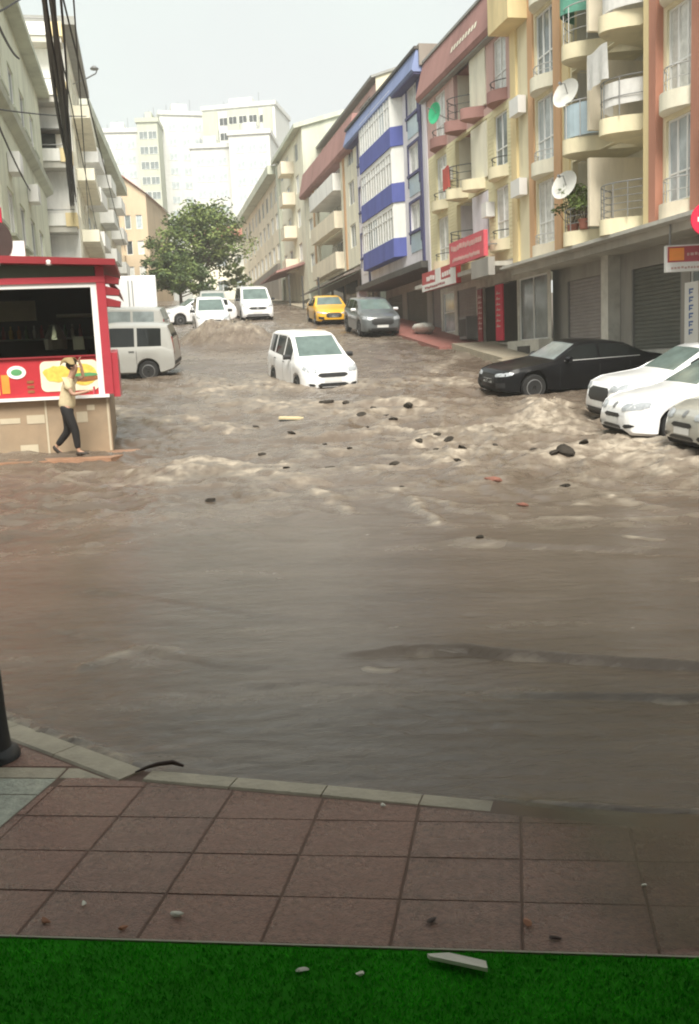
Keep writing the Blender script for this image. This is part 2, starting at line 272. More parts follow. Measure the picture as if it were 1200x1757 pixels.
# surges seen in the photograph: a car pushing a brown mound up the street, spray round the parked cars, the boil by the kiosk corner
SPOTS += [(-6.2,42.2,1.0,.55,.5), (-5.3,42.0,1.1,.70,.45), (-4.4,41.4,1.1,.75,.4), (-3.5,41.7,1.0,.55,.45), (-2.35,15.3,.65,.13,.9), (-3.1,14.9,.5,.07,.6), (-1.8,14.6,.8,.07,.6),
          (4.6,21.2,.55,.22,.8), (4.2,20.2,.7,.16,.7), (5.0,22.6,.5,.15,.6), (4.0,18.6,.9,.10,.7), (4.5,15.6,.8,.10,.7), (3.4,15.2,.7,.09,.5), (4.9,14.0,.7,.08,.6), (-2.2,27.6,1.2,.10,.4), (.4,27.2,.8,.08,.5), (-1.2,23.0,1.0,.07,.5), (2.2,17.2,.8,.06,.5), (.2,22.0,.9,.06,.4)]

# ------------------------------------------------------------------ ground under everything, one sheet to the horizon
def grid_obj(name, xs, ys, zf, m, smooth=True):
    X, Y = np.meshgrid(xs, ys); Z = zf(X, Y); ny, nx = X.shape
    v = np.stack([X.ravel(), Y.ravel(), Z.ravel()], 1)
    i = (np.arange(ny-1)[:, None]*nx+np.arange(nx-1)[None, :]).ravel()
    f = np.stack([i, i+1, i+nx+1, i+nx], 1)
    me = bpy.data.meshes.new(name); me.from_pydata(v.tolist(), [], f.tolist()); me.materials.append(MAT(m))
    if smooth: me.shade_smooth()
    return link(name, me)
g = grid_obj('ground', np.unique(np.concatenate([np.linspace(-900,-40,12), np.linspace(-40,40,41), np.linspace(40,900,12)])), np.unique(np.concatenate([np.linspace(-300,-10,8), np.linspace(-10,160,86), np.linspace(160,1500,14)])),
             lambda X, Y: gz(toSR(X, Y)[0])-.28, 'ground'); tag(g, 'muddy ground under the street and houses', kind='structure')

# flood water
wm = bpy.data.materials.new('flood_water'); wm.use_nodes = True; t = wm.node_tree; p = t.nodes['Principled BSDF']
tc = t.nodes.new('ShaderNodeTexCoord'); at = t.nodes.new('ShaderNodeAttribute'); at.attribute_name = 'foam'
mp = t.nodes.new('ShaderNodeMapping'); mp.inputs['Scale'].default_value = (.45, 1.2, 1); mp.inputs['Rotation'].default_value = (0, 0, .15); t.links.new(tc.outputs['Object'], mp.inputs['Vector'])
n1 = t.nodes.new('ShaderNodeTexNoise'); n1.inputs['Scale'].default_value = 1.1; n1.inputs['Detail'].default_value = 8; n1.inputs['Roughness'].default_value = .65; n1.inputs['Distortion'].default_value = .8; t.links.new(mp.outputs[0], n1.inputs['Vector'])
r1 = t.nodes.new('ShaderNodeValToRGB'); e = r1.color_ramp.elements
e[0].position = .3; e[0].color = (.092,.069,.050,1); e[1].position = .72; e[1].color = (.146,.114,.090,1); t.links.new(n1.outputs['Fac'], r1.inputs['Fac'])
n2 = t.nodes.new('ShaderNodeTexNoise'); n2.inputs['Scale'].default_value = 9; n2.inputs['Detail'].default_value = 8; n2.inputs['Roughness'].default_value = .7; t.links.new(tc.outputs['Object'], n2.inputs['Vector'])
mr = t.nodes.new('ShaderNodeMapRange'); mr.inputs['From Min'].default_value = .32; mr.inputs['From Max'].default_value = .68; mr.inputs['To Min'].default_value = .35; mr.inputs['To Max'].default_value = 1.25; t.links.new(n2.outputs['Fac'], mr.inputs['Value'])
mm = t.nodes.new('ShaderNodeMath'); mm.operation = 'MULTIPLY'; mm.use_clamp = True; t.links.new(at.outputs['Fac'], mm.inputs[0]); t.links.new(mr.outputs[0], mm.inputs[1])
mx = t.nodes.new('ShaderNodeMixRGB'); mx.inputs[2].default_value = (.385,.33,.262,1); t.links.new(mm.outputs[0], mx.inputs['Fac']); t.links.new(r1.outputs[0], mx.inputs[1]); t.links.new(mx.outputs[0], p.inputs['Base Color'])
rr = t.nodes.new('ShaderNodeMapRange'); rr.inputs['To Min'].default_value = .23; rr.inputs['To Max'].default_value = .7; t.links.new(mm.outputs[0], rr.inputs['Value']); t.links.new(rr.outputs[0], p.inputs['Roughness'])
p.inputs['Specular IOR Level'].default_value = .32
mp3 = t.nodes.new('ShaderNodeMapping'); mp3.inputs['Scale'].default_value = (.7, 1.5, 1); t.links.new(tc.outputs['Object'], mp3.inputs['Vector'])
n3 = t.nodes.new('ShaderNodeTexNoise'); n3.inputs['Scale'].default_value = 7; n3.inputs['Detail'].default_value = 7; n3.inputs['Roughness'].default_value = .6; n3.inputs['Distortion'].default_value = .6; t.links.new(mp3.outputs[0], n3.inputs['Vector'])
bp = t.nodes.new('ShaderNodeBump'); bp.inputs['Strength'].default_value = .55; bp.inputs['Distance'].default_value = .03; t.links.new(n3.outputs['Fac'], bp.inputs['Height']); t.links.new(bp.outputs[0], p.inputs['Normal'])
_M['flood_water'] = wm
rows = [2.3]
while rows[-1] < 150: rows.append(rows[-1]+max(.014, rows[-1]*.0048))
rows = np.array(rows); th = np.linspace(-.62, .62, 560)
YY, TT = np.meshgrid(rows, th, indexing='ij'); XX = YY*TT
ZZ, FO = water(XX, YY); ny, nx = XX.shape
s_, r_ = toSR(XX, YY)
v = np.stack([XX.ravel(), YY.ravel(), ZZ.ravel()], 1); i = (np.arange(ny-1)[:, None]*nx+np.arange(nx-1)[None, :])
keep = ((r_ > -7.5) & (r_ < 13.5))[:-1, :-1]
i = i[keep].ravel(); f = np.stack([i, i+1, i+nx+1, i+nx], 1)
used = np.unique(f); remap = np.full(len(v), -1); remap[used] = np.arange(len(used))
me = bpy.data.meshes.new('flood_water'); v = v[used]; f = remap[f]
me.vertices.add(len(v)); me.vertices.foreach_set('co', v.ravel()); me.loops.add(f.size); me.loops.foreach_set('vertex_index', f.ravel().astype(np.int32))
me.polygons.add(len(f)); me.polygons.foreach_set('loop_start', np.arange(0, f.size, 4, dtype=np.int32)); me.polygons.foreach_set('loop_total', np.full(len(f), 4, dtype=np.int32)); me.update(calc_edges=True)
a_ = me.attributes.new('foam', 'FLOAT', 'POINT'); a_.data.foreach_set('value', FO.ravel()[used].astype(np.float32)); me.materials.append(wm); me.shade_smooth()
tag(link('flood_water', me), 'brown flood water rushing down the street', kind='structure')

# a thin muddy film over the slabs to the right, deeper away from the corner
fm_ = bpy.data.materials.new('muddy_film'); fm_.use_nodes = True; t = fm_.node_tree; p = t.nodes['Principled BSDF']; p.inputs['Base Color'].default_value = (.115,.095,.062,1); p.inputs['Roughness'].default_value = .16
at = t.nodes.new('ShaderNodeAttribute'); at.attribute_name = 'depth'; t.links.new(at.outputs['Fac'], p.inputs['Alpha']); _M['muddy_film'] = fm_
fx = np.linspace(.2, 2.6, 120); fy = np.linspace(2.60, 4.2, 80)
FX, FY = np.meshgrid(fx, fy); kl_ = 4.085-.298*(FX+.964)
dp = ss(.35, 1.35, FX+.30*fbm(FX*1.3, FY*1.6, 4, 121)+.15*fbm(FX*5, FY*5, 3, 123))*.80; dp = np.maximum(dp, .75*ss(.05, -.12, -(FY-kl_+.22+.10*fbm(FX*2.5, FY*2, 3, 125)))*ss(.15, 1.1, FX)); dp = dp*(1-ss(kl_-.02, kl_+.10, FY))*ss(2.62, 2.72, FY+.09*FX)
ff = grid_obj('water_film', fx, fy, lambda X, Y: -1.7462+.0008*fbm(X*4, Y*5, 3, 127), 'muddy_film'); a_ = ff.data.attributes.new('depth', 'FLOAT', 'POINT'); a_.data.foreach_set('value', dp.ravel().astype(np.float32)); tag(ff, 'thin muddy water spilling over the slabs', kind='structure')
# drops thrown up from the surges
def drops(name, spots, n, label):
    mb = B()
    for k in range(n):
        cx, cy, R, h = spots[k % len(spots)]; a = random.uniform(0, 6.28); q = abs(random.gauss(0, .5))
        x = cx+R*q*math.cos(a); y = cy+R*q*math.sin(a); z = float(gz(toSR(x, y)[0]))+h*random.uniform(.1, 1.25)*math.exp(-q*q)
        d = random.uniform(.008, .03); o = [Vector((random.gauss(0,1), random.gauss(0,1), random.gauss(0,1))).normalized()*d for _ in range(4)]
        mb.add([(x+c.x, y+c.y, z+c.z) for c in o], [(0,1,2),(0,2,3),(0,3,1),(1,3,2)])
    o = mb.obj(name, 'foam_drop'); tag(o, label, 'spray', kind='stuff')
mat('foam_drop', (.46,.39,.29), rough=.5, var=.1)
drops('spray', [(-5.6,41.6,1.3,.95),(-4.6,41.2,1.3,1.1),(-3.8,41.4,1.1,.9)], 1500, 'brown spray thrown up in the middle of the street')
drops('spray', [(4.6,21.3,.5,.35),(4.3,20.6,.6,.3)], 160, 'spray kicked up beside the black saloon')

# ------------------------------------------------------------------ the near pavement
KC, KR = Vector((-.964, 4.085)), Vector((1.272, 3.419))            # kerb line: corner, point to the right
def clip(poly, n, d):            # keep the side where n.p >= d
    out = []
    for k in range(len(poly)):
        a, b = poly[k], poly[(k+1) % len(poly)]; da, db = n[0]*a[0]+n[1]*a[1]-d, n[0]*b[0]+n[1]*b[1]-d
        if da >= 0: out.append(a)
        if (da >= 0) != (db >= 0):
            t_ = da/(da-db); out.append((a[0]+(b[0]-a[0])*t_, a[1]+(b[1]-a[1])*t_))
    return out
def shrink(poly, g):
    cx = sum(p[0] for p in poly)/len(poly); cy = sum(p[1] for p in poly)/len(poly)
    return [(cx+(x-cx)*(1-g/max(.05, math.hypot(x-cx, y-cy))), cy+(y-cy)*(1-g/max(.05, math.hypot(x-cx, y-cy)))) for x, y in poly]
def area(p): return abs(sum(p[k][0]*p[(k+1)%len(p)][1]-p[(k+1)%len(p)][0]*p[k][1] for k in range(len(p))))/2
kd = (KR-KC).normalized(); kn = Vector((kd.y, -kd.x))               # towards the camera
ld = Vector((-.7696, .6385))                                        # the other leg of the kerb, up and to the left
ln_ = Vector((-ld.y, ld.x))
pv = B().prism([(-4,-3),(4,-3),(4,2.3),(4,2.61),tuple(KC-ld*0+kn*.01),(-4.0,6.55-.05)], -2.2, -1.7545).obj('pavement', 'joint')
tag(pv, 'red slab pavement in front of the shop', kind='structure')
cdir = Vector((math.sin(math.radians(10)), math.cos(math.radians(10)))); rdir = Vector((math.cos(math.radians(-7.2)), math.sin(math.radians(-7.2))))
o0 = Vector((.060, 2.672))
def slab_obj(poly, m, z, tilt=True):
    if len(poly) < 3 or area(poly) < .003: return
    poly = shrink(poly, .0022); mb = B(); n = len(poly); tx, ty = (random.uniform(-.004,.004), random.uniform(-.004,.004)) if tilt else (0, 0)
    cx = sum(p[0] for p in poly)/n; cy = sum(p[1] for p in poly)/n; inn = shrink(poly, .006)
    zf = lambda x, y, d: z+d+tx*(x-cx)+ty*(y-cy)
    mb.add([(x-cx, y-cy, zf(x,y,-.04)) for x,y in poly]+[(x-cx, y-cy, zf(x,y,-.005)) for x,y in poly]+[(x-cx, y-cy, zf(x,y,0)) for x,y in inn],
           [(k,(k+1)%n,(k+1)%n+n,k+n) for k in range(n)]+[(k+n,(k+1)%n+n,(k+1)%n+2*n,k+2*n) for k in range(n)]+[tuple(range(2*n,3*n))])
    mb.obj('paving_slab', m, pv, (cx, cy, 0))
turf_n = Vector((-rdir.y, rdir.x)); turf_d = turf_n.dot(o0)
KW = .115
gl_a, gl_b = Vector((-1.439, 3.582)), Vector((-1.34, 4.033)); gdir = (gl_b-gl_a).normalized(); gn = Vector((gdir.y, -gdir.x))   # to the right of the grey strip
for c in range(-7, 8):
    for q in range(0, 6):
        a = o0+rdir*(.398*c)+cdir*(.275*q); b = a+rdir*.398; d = b+cdir*.275; e_ = a+cdir*.275
        poly = [tuple(a), tuple(b), tuple(d), tuple(e_)]
        poly = clip(poly, turf_n, turf_d+.012)
        if poly: poly = clip(poly, kn, kn.dot(KC)+KW+.006)
        if poly and c < 0: poly = clip(poly, gn, gn.dot(gl_a)+.004)
        if poly: slab_obj(poly, 'slab' if (c*7+q*3) % 3 else 'slab_b', -1.752+random.uniform(-.0015, .0015))
# pale strip slabs running on to the left, grey slabs and the brown slabs behind them
for k in range(0, 12):                 # grey
    for q in range(-2, 3):
        a = gl_a-rdir*(.3*(q+1))+gdir*(.3*(k-5)); poly = [tuple(a), tuple(a+rdir*.3), tuple(a+rdir*.3+gdir*.3), tuple(a+gdir*.3)]
        poly = clip(poly, -gn, -gn.dot(gl_a)+.004)
        if poly: poly = clip(poly, turf_n, turf_d+.012)
        if poly: poly = clip(poly, -turf_n, -turf_n.dot(gl_b)+.0)
        if poly: slab_obj(poly, 'slab_grey', -1.752)
for k in range(-6, 3):                 # brown triangle behind
    for q in range(0, 6):
        a = gl_b+rdir*(.35*k)+cdir*(.3*q+.125); poly = [tuple(a), tuple(a+rdir*.35), tuple(a+rdir*.35+cdir*.3), tuple(a+cdir*.3)]
        poly = clip(poly, ln_, ln_.dot(KC)+.16)
        if poly: slab_obj(poly, 'slab', -1.752)
for k in range(-6, 1):                 # pale strip
    a = gl_b+rdir*(.38*k+.0); a = Vector(a); poly = [tuple(a), tuple(a+rdir*.375), tuple(a+rdir*.375+turf_n*.11), tuple(a+turf_n*.11)]
    poly = clip(poly, ln_, ln_.dot(KC)+.16)
    if poly: slab_obj(poly, 'kerb', -1.7505)
def kerb_stone(a, d, n, L, w, top, top1=None):
    mb = B(); b = .012
    vs = []; top1 = top if top1 is None else top1
    for tt, tp in ((.003, top), (L-.003, top1)):
        pr = [(0, -.25), (0, tp-b), (b, tp), (w-b, tp), (w, tp-b), (w, -.25)]
        for (u, z) in pr: q = a+d*tt+n*u; vs.append((q.x-a.x, q.y-a.y, z))
    m = len(pr); mb.add(vs, [tuple(range(m)), tuple(range(2*m-1, m-1, -1))]+[(k, k+m, (k+1)%m+m, (k+1)%m) for k in range(m)])
    return mb.obj('kerb_stone', 'kerb', kb, (a.x, a.y, -1.75))
kb = empty('kerb', (KC.x, KC.y, -1.75)); kb.location = (0, 0, 0); tag(kb, 'pale stone kerb along the pavement', kind='structure')
for k in range(9): kerb_stone(KC+kd*(.41*k+.04), kd, kn, .41, KW, .004-.005*max(0, k-2), .004-.005*max(0, k-1))
for k in range(6): kerb_stone(KC+ld*(.5*k), ld, ln_, .5, .15, .005)
# turf mat with its edging strip
tz = -1.752
tb = B().add([(-4,-1.5,tz),(4,-1.5,tz),(*tuple(o0+rdir*4),tz),(*tuple(o0-rdir*4),tz)], [(0,1,2,3)]).obj('turf', 'turf_base'); tag(tb, 'green artificial turf mat at the shop front', kind='structure')
bl = []; bf = []
for k in range(52000):
    x = random.uniform(-1.9, 1.9); ymax = (o0+rdir*x).y; y = random.uniform(1.9, ymax-.004)
    a = random.uniform(0, 6.28); h = random.uniform(.008, .018); w = .0022; lx, ly = random.gauss(0,.006), random.gauss(0,.006)
    o = len(bl); bl += [(x-w*math.cos(a), y-w*math.sin(a), tz), (x+w*math.cos(a), y+w*math.sin(a), tz), (x+lx, y+ly, tz+h)]; bf.append((o, o+1, o+2))
me = bpy.data.meshes.new('turf_blades'); me.from_pydata(bl, [], bf); me.materials.append(MAT('turf_blade')); tag(link('turf_blades', me), 'short dark green plastic grass of the turf mat', 'grass', kind='stuff')
mb = B(); a = o0-rdir*4; b = o0+rdir*4; q = turf_n*.006
mb.prism([tuple(a-q*.4), tuple(b-q*.4), tuple(b+q), tuple(a+q)], -1.77, -1.746); o = mb.obj('edging_strip', 'edging'); tag(o, 'thin pale metal strip between turf and slabs', 'strip')
# unseen shop block behind and canopy overhead, added and sized to shade the foreground
shade_shop = empty('shop', (0, -1.6, -1.75), 0, 'unseen shop block with canopy, added to shade the foreground', 'shop')
B().box(-9,9,-9,0,-.2,12.5).obj('wall', 'grey_render', shade_shop); B().box(-8,8,.0,4.95,3.05,3.2).obj('canopy', 'eave_grey', shade_shop)
for x in (-7.9, 7.8): B().box(x,x+.1,4.7,4.8,0,3.05).obj('shade_canopy_post', 'metal_grey', shade_shop)
# pavement along the right-hand houses, following the hill
def ramp(name, s0, s1, r0, r1, up, m, label, n=24):
    mb = B(); vs = []
    for k in range(n+1):
        s = s0+(s1-s0)*k/n; z = float(gz(s))+up; a, b = sr(s, r0), sr(s, r1)
        vs += [(a.x,a.y,z-.9), (a.x,a.y,z), (b.x,b.y,z+.04), (b.x,b.y,z-.9)]
    fs = [(4*k+j, 4*k+j+1, 4*k+j+5, 4*k+j+4) for k in range(n) for j in range(3)]+[(0,1,2,3), (4*n+3,4*n+2,4*n+1,4*n)]
    return tag(mb.add(vs, fs).obj(name, m), label, kind='structure')
ramp('pavement', 36.3, 60, 11.3, 16, .14, 'pave_red', 'red paved footway by the blue block')
ramp('pavement', 60, 130, 11.3, 16, .12, 'pave_beige', 'far footway up the hill', 40)
ramp('pavement', 12, 30.9, 11.6, 17, .20, 'pave_beige', 'footway in front of the shuttered shops')
ramp('pavement', 30.9, 36.3, 11.8, 16, .26, 'pave_beige', 'beige concrete footway by the red signs', 6)
ramp('pavement', 26, 130, -8, -2.6, .10, 'pave_beige', 'footway by the left-hand houses', 50)
kp = B().prism([(-11,16.4),(-4.15,16.9),(-3.95,18.0),(-4.1,23),(-11,23)], -2.0, -1.44).obj('pavement', 'pave_brown'); tag(kp, 'brown paved corner that the kiosk stands on', kind='structure')

# ------------------------------------------------------------------ houses
_WC = {}
class House:
    def __init__(s, name, label, s0, r0, side, cat='apartment block', group=None, z0=None, xy=None, rz=None):
        s.z0 = float(gz(s0))-.3 if z0 is None else z0
        p = sr(s0, r0) if xy is None else Vector((xy[0], xy[1], 0))
        s.root = empty(name, (p.x, p.y, s.z0), (ROT_R if side == 'R' else ROT_L) if rz is None else rz, label, cat, group)
    def part(s, name, mb, m, parent=None, smooth=None):
        o = mb.obj(name, m, parent or s.root, (0, 0, 0 if parent else -s.z0), smooth); return o
    def win(s, xa, xb, za, zb, y, cols=2, bar=.62, pane=None, fm='frame_white', inset=.06):
        w, h = round(xb-xa, 3), round(zb-za, 3); pane = pane or random.choice(['glass_curtain','glass_curtain','glass_curtain','glass_mid','glass_sky','glass_dark'])
        k = (w, h, cols, bar, fm, inset)
        if k not in _WC:
            mb = B(); t_ = .055; y0, y1 = inset, inset+.06
            mb.box(0,t_,y0,y1,0,h).box(w-t_,w,y0,y1,0,h).box(t_,w-t_,y0,y1,0,t_).box(t_,w-t_,y0,y1,h-t_,h)
            for c in range(1, cols): mb.box(w*c/cols-.03,w*c/cols+.03,y0+.004,y1-.004,t_,h-t_)
            if bar: mb.box(t_,w-t_,y0+.008,y1-.008,h*bar-.022,h*bar+.022)
            _WC[k] = mb.mesh('window', fm)
        o = link('window', _WC[k], s.root, (xa, y, za-s.z0))
        kp_ = (w, h, inset, pane)
        if kp_ not in _WC: _WC[kp_] = B().quad((.02,inset+.035,.02),(w-.02,inset+.035,.02),(w-.02,inset+.035,h-.02),(.02,inset+.035,h-.02)).mesh('pane', pane)
        link('pane', _WC[kp_], o); return o
def bow(xa, xb, y, d, z0, z1, n=12, p=2.0):
    pts = [(xa+(xb-xa)*k/n, y-d*(1-abs(2*k/n-1)**p)) for k in range(n+1)]
    return pts
def bowprism(mb, xa, xb, y, d, z0, z1, n=12, base=.0):
    pts = bow(xa, xb, y-base, d, z0, z1, n); return mb.prism([(xa, y+.05)]+pts+[(xb, y+.05)], z0, z1)
def rail(mb, xa, xb, y, d, z0, h, n=12, base=0, bars=3, posts=5, rr=.018):
    pts = bow(xa+.06, xb-.06, y-base+.05, d, 0, 0, n)
    for b in range(bars): mb.tube([(x, yy, z0+h*(b+1)/bars) for x, yy in pts], rr if b == bars-1 else rr*.6, 5)
    for q in range(posts):
        x, yy = pts[round(q*n/(posts-1))]; mb.tube([(x, yy, z0), (x, yy, z0+h)], rr*.8, 5)
    return mb
def bowpanel(mb, xa, xb, y, d, z0, z1, n=12, base=0):
    pts = bow(xa+.04, xb-.04, y-base+.03, d, 0, 0, n)
    return mb.add([(x,yy,z0) for x,yy in pts]+[(x,yy,z1) for x,yy in pts], [(k,k+1,k+n+2,k+n+1) for k in range(n)])
def shutter(h, xa, xb, za, zb, y, m):
    mb = B(); n = int((zb-za)/.11)
    for k in range(n):
        z = za+(zb-za)*k/n; zz = za+(zb-za)*(k+1)/n
        mb.ext([(y, z), (y-.022, z+.03), (y-.022, zz-.02), (y, zz)], xa, xb)
    o = h.part('shutter', mb, m); fr = B().box(xa-.07,xa,y-.06,y+.06,za,zb).box(xb,xb+.07,y-.06,y+.06,za,zb); h.part('shutter_rail', fr, 'metal_grey', o); return o
def marks(h, parent, xa, xb, za, zb, y, n, m, rows=1):     # unreadable lettering: short raised strokes
    mb = B()
    for q in range(rows):
        b = za+(zb-za)*q/rows; t_ = za+(zb-za)*(q+.78)/rows; x = xa
        while x < xb-.02:
            w = (xb-xa)/n*random.uniform(.45, .8); k = random.random()
            mb.box(x, x+w, y-.01, y, b+(t_-b)*.3*k, t_-(t_-b)*.3*(1-k))
            x += w+(xb-xa)/n*.3
    o = mb.obj('lettering', m, parent); o['kind'] = 'stuff'; return o

# ---- cream block with bowed balconies (nearest on the right); x = 31.35 - s
h = House('apartment_block', 'cream block with orange pilasters and bowed balconies above grey shutters', 31.35, 12.5, 'R', z0=-1.6)
FL = [3.3, 5.75, 8.2, 10.65]; XE = 16.0
ops1 = [(1.95,3.35,f+.12,f+2.02) for f in FL]+[(9.65,10.85,f+.12,f+2.02) for f in FL]+[(4.5,8.8,f-.3,f+2.13) for f in FL[:3]]+[(4.5,8.8,FL[3]-.3,12.9)]+[(12.0+2.1*k,13.3+2.1*k,f+.5,f+2.0) for f in FL for k in range(2)]
h.part('wall', B().wall(0,XE,2.95,13.2,0,ops1,.18), 'cream')
h.part('side_wall', B().quad((0,0,2.95),(0,0,13.2),(0,10,13.2),(0,10,2.95)).quad((XE,0,2.95),(XE,10,2.95),(XE,10,13.2),(XE,0,13.2)), 'cream')
h.part('roof', B().box(-.2,XE+.2,-.6,10,13.2,13.5), 'roof_dark')
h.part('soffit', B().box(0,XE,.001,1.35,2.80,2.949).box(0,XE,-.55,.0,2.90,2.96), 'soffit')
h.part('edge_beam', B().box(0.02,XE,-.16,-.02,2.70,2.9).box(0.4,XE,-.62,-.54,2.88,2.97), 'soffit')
for (a, b, m, d) in ((.02,.5,'yellow_wall',.08),(1.45,1.85,'orange_trim',.06),(3.45,3.95,'orange_trim',.10),(3.95,4.42,'yellow_wall',.05),(8.87,9.18,'yellow_wall',.17),(9.18,9.5,'red_trim',.2),(10.95,11.5,'red_trim',.16)):
    h.part('pilaster', B().box(a,b,-d,-.001,2.99,13.19), m)
for f in FL:
    for xa, xb in ((1.87,3.43),(9.52,10.93)):
        h.part('balcony_fascia', bowprism(B(), xa, xb, -.004, .42, f-.33, f+.06), 'cream_pale' if f > 4 else 'peach', smooth=40)
        h.part('railing', rail(B(), xa+.05, xb-.05, 0, .36, f+.06, .55 if xa > 5 else .3, bars=2, posts=5), 'metal_light')
    h.win(1.95,3.35,f+.12,f+2.02,0,3,.35); h.win(9.65,10.85,f+.12,f+2.02,0,3,.35,random.choice(['glass_curtain','glass_sky']))
    for k in range(2): h.win(12.0+2.1*k,13.3+2.1*k,f+.5,f+2.0,0,2)
for i_, f in enumerate(FL):
    top = 2.13 if i_ < 3 else 2.25
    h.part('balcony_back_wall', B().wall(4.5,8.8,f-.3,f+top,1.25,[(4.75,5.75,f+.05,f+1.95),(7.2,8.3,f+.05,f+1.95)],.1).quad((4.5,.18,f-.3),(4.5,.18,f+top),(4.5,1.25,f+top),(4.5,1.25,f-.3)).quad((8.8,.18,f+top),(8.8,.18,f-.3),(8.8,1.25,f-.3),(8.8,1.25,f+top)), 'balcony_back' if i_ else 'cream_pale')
    h.win(4.75,5.75,f+.05,f+1.95,1.25,1,0,'glass_mid' if i_ != 1 else 'glass_curtain',inset=.03); h.win(7.2,8.3,f+.05,f+1.95,1.25,2,0,'glass_dark' if i_ == 0 else 'glass_mid',inset=.03)
    h.part('partition', B().box(6.62,6.74,-.55,1.24,f+.06,f+top-.32 if i_ < 3 else f+top), 'peach')
    for (xa, xb) in ((4.46,6.66),(6.70,8.84)):
        h.part('balcony_floor', bowprism(B(), xa, xb, 1.2, 1.95, f-.33, f+.06, 16), 'cream', smooth=40)
    if i_ == 0:
        h.part('railing', rail(B(), 6.74, 8.8, 0, .7, f+.06, .85, bars=5, posts=7), 'metal_grey'); h.part('railing', rail(B(), 4.5, 6.6, 0, .7, f+.06, .6, bars=3, posts=6), 'metal_grey')
    elif i_ == 1:
        h.part('railing', rail(B(), 6.74, 8.8, 0, .7, f+.06, .9, bars=2, posts=5), 'metal_grey'); h.part('railing_panel', bowpanel(B(), 6.9, 8.7, 0, .66, f+.32, f+.88), 'cloth_white')
        h.part('railing_panel', bowpanel(B(), 4.6, 6.5, 0, .66, f+.1, f+.95), 'panel_blue'); h.part('railing', rail(B(), 4.5, 6.6, 0, .7, f+.06, .95, bars=1, posts=5), 'metal_light')
    else:
        h.part('railing', rail(B(), 4.5, 6.6, 0, .7, f+.06, .95, bars=3, posts=6), 'metal_light'); h.part('railing_panel', bowpanel(B(), 6.9, 8.75, 0, .66, f+.12, f+1.0), 'cloth_white')
        if i_ == 2: h.part('sun_blind', bowpanel(B(), 4.62, 6.0, 0, .7, f+.9, f+2.1), 'net_green')
h.part('upper_bay', B().box(-.25,1.5,-.7,-.01,10.35,13.15), 'yellow_wall')
# ground floor, set back
h.part('shop_wall', B().wall(-.02,XE,-1.7,2.8,1.35,[(1.15,3.95,.0,2.35),(5.45,8.1,.05,2.3),(8.5,9.5,-1.1,2.2),(10.2,13,-1,2.2)],.14), 'grey_render')
shutter(h, 1.22,3.88,.0,2.35,1.42,'shutter_grey'); shutter(h, 5.52,8.03,.05,2.3,1.42,'shutter_dark'); shutter(h, 10.27,12.93,-1,2.2,1.42,'shutter_grey')
h.part('plinth', B().box(1.0,8.4,1.05,1.34,-1.5,.02), 'plinth_white')
h.part('pillar', B().box(4.35,4.8,.95,1.34,-1.5,2.8), 'plinth_white'); h.part('drainpipe', B().tube([(4.12,1.25,-1.3),(4.12,1.25,2.8)],.05,8), 'metal_grey')
h.win(8.5,9.5,-1.1,2.2,1.35,1,.7,'glass_mid',inset=.04)
for x, z in ((.62,5.1),(11.7,4.6),(.62,7.6)): h.part('air_conditioner', B().box(x,x+.75,-.36,-.09,z,z+.52), 'white_paint')
R1 = h
# ---- rose and cream block with the red mansard; x = 41.2 - s
h = House('apartment_block', 'rose and cream block with red mansard roof and red shop signs', 41.2, 12.5, 'R', z0=-.6)
F2 = [3.95, 6.35, 8.8]
bal = [(3.85,7.45,f-.1,f+2.0) for f in F2]
wl = [(1.35,2.75,f+.1,f+1.85) for f in F2]; wr = [(8.15,9.35,f+.1,f+1.85) for f in F2]
h.part('wall', B().wall(0,9.83,3.3,8.45,0,wl[:2]+wr[:2]+bal[:2],.16), 'siding')
h.part('upper_wall', B().wall(0,9.83,8.45,10.95,0,wl[2:]+wr[2:]+bal[2:],.16), 'rose')
mb = B()
for k in range(40):
    z = 3.35+.127*k
    for a, b in ((.05,1.25),(2.85,3.75),(7.55,8.05),(9.45,9.8)):
        mb.ext([(-.001,z),(-.014,z+.01),(-.006,z+.11),(-.001,z+.11)],a,b)
h.part('siding_boards', mb, 'siding')['kind'] = 'stuff'
h.part('corner_strip', B().box(-.05,.3,-.06,-.015,3.3,10.8), 'lilac_white'); h.part('side_wall', B().quad((9.83,0,3.3),(9.83,9,3.3),(9.83,9,10.95),(9.83,0,10.95)), 'cream_pale'); h.part('side_wall', B().quad((0,0,3.3),(0,0,10.95),(0,9,10.95),(0,9,3.3)), 'cream_pale')
rf = h.part('mansard_roof', B().ext([(-.30,10.8),(-.38,10.95),(-.02,12.35),(9,12.6),(9,10.8)],-.1,9.95), 'dusty_red'); h.part('ridge_trim', B().box(-.15,10,-.09,.03,12.33,12.43), 'eave_grey'); h.part('eave_soffit', B().box(-.08,9.93,-.26,-.0,10.74,10.8), 'eave_grey')
mb = B()
for k in range(9):
    x = 4.4+.33*k; mb.add([(x,-.275,11.42),(x+.2,-.275,11.42),(x+.24,-.225,11.62),(x+.04,-.225,11.62)],[(0,1,2,3)])
h.part('faded_lettering', mb, 'cream_pale', rf)
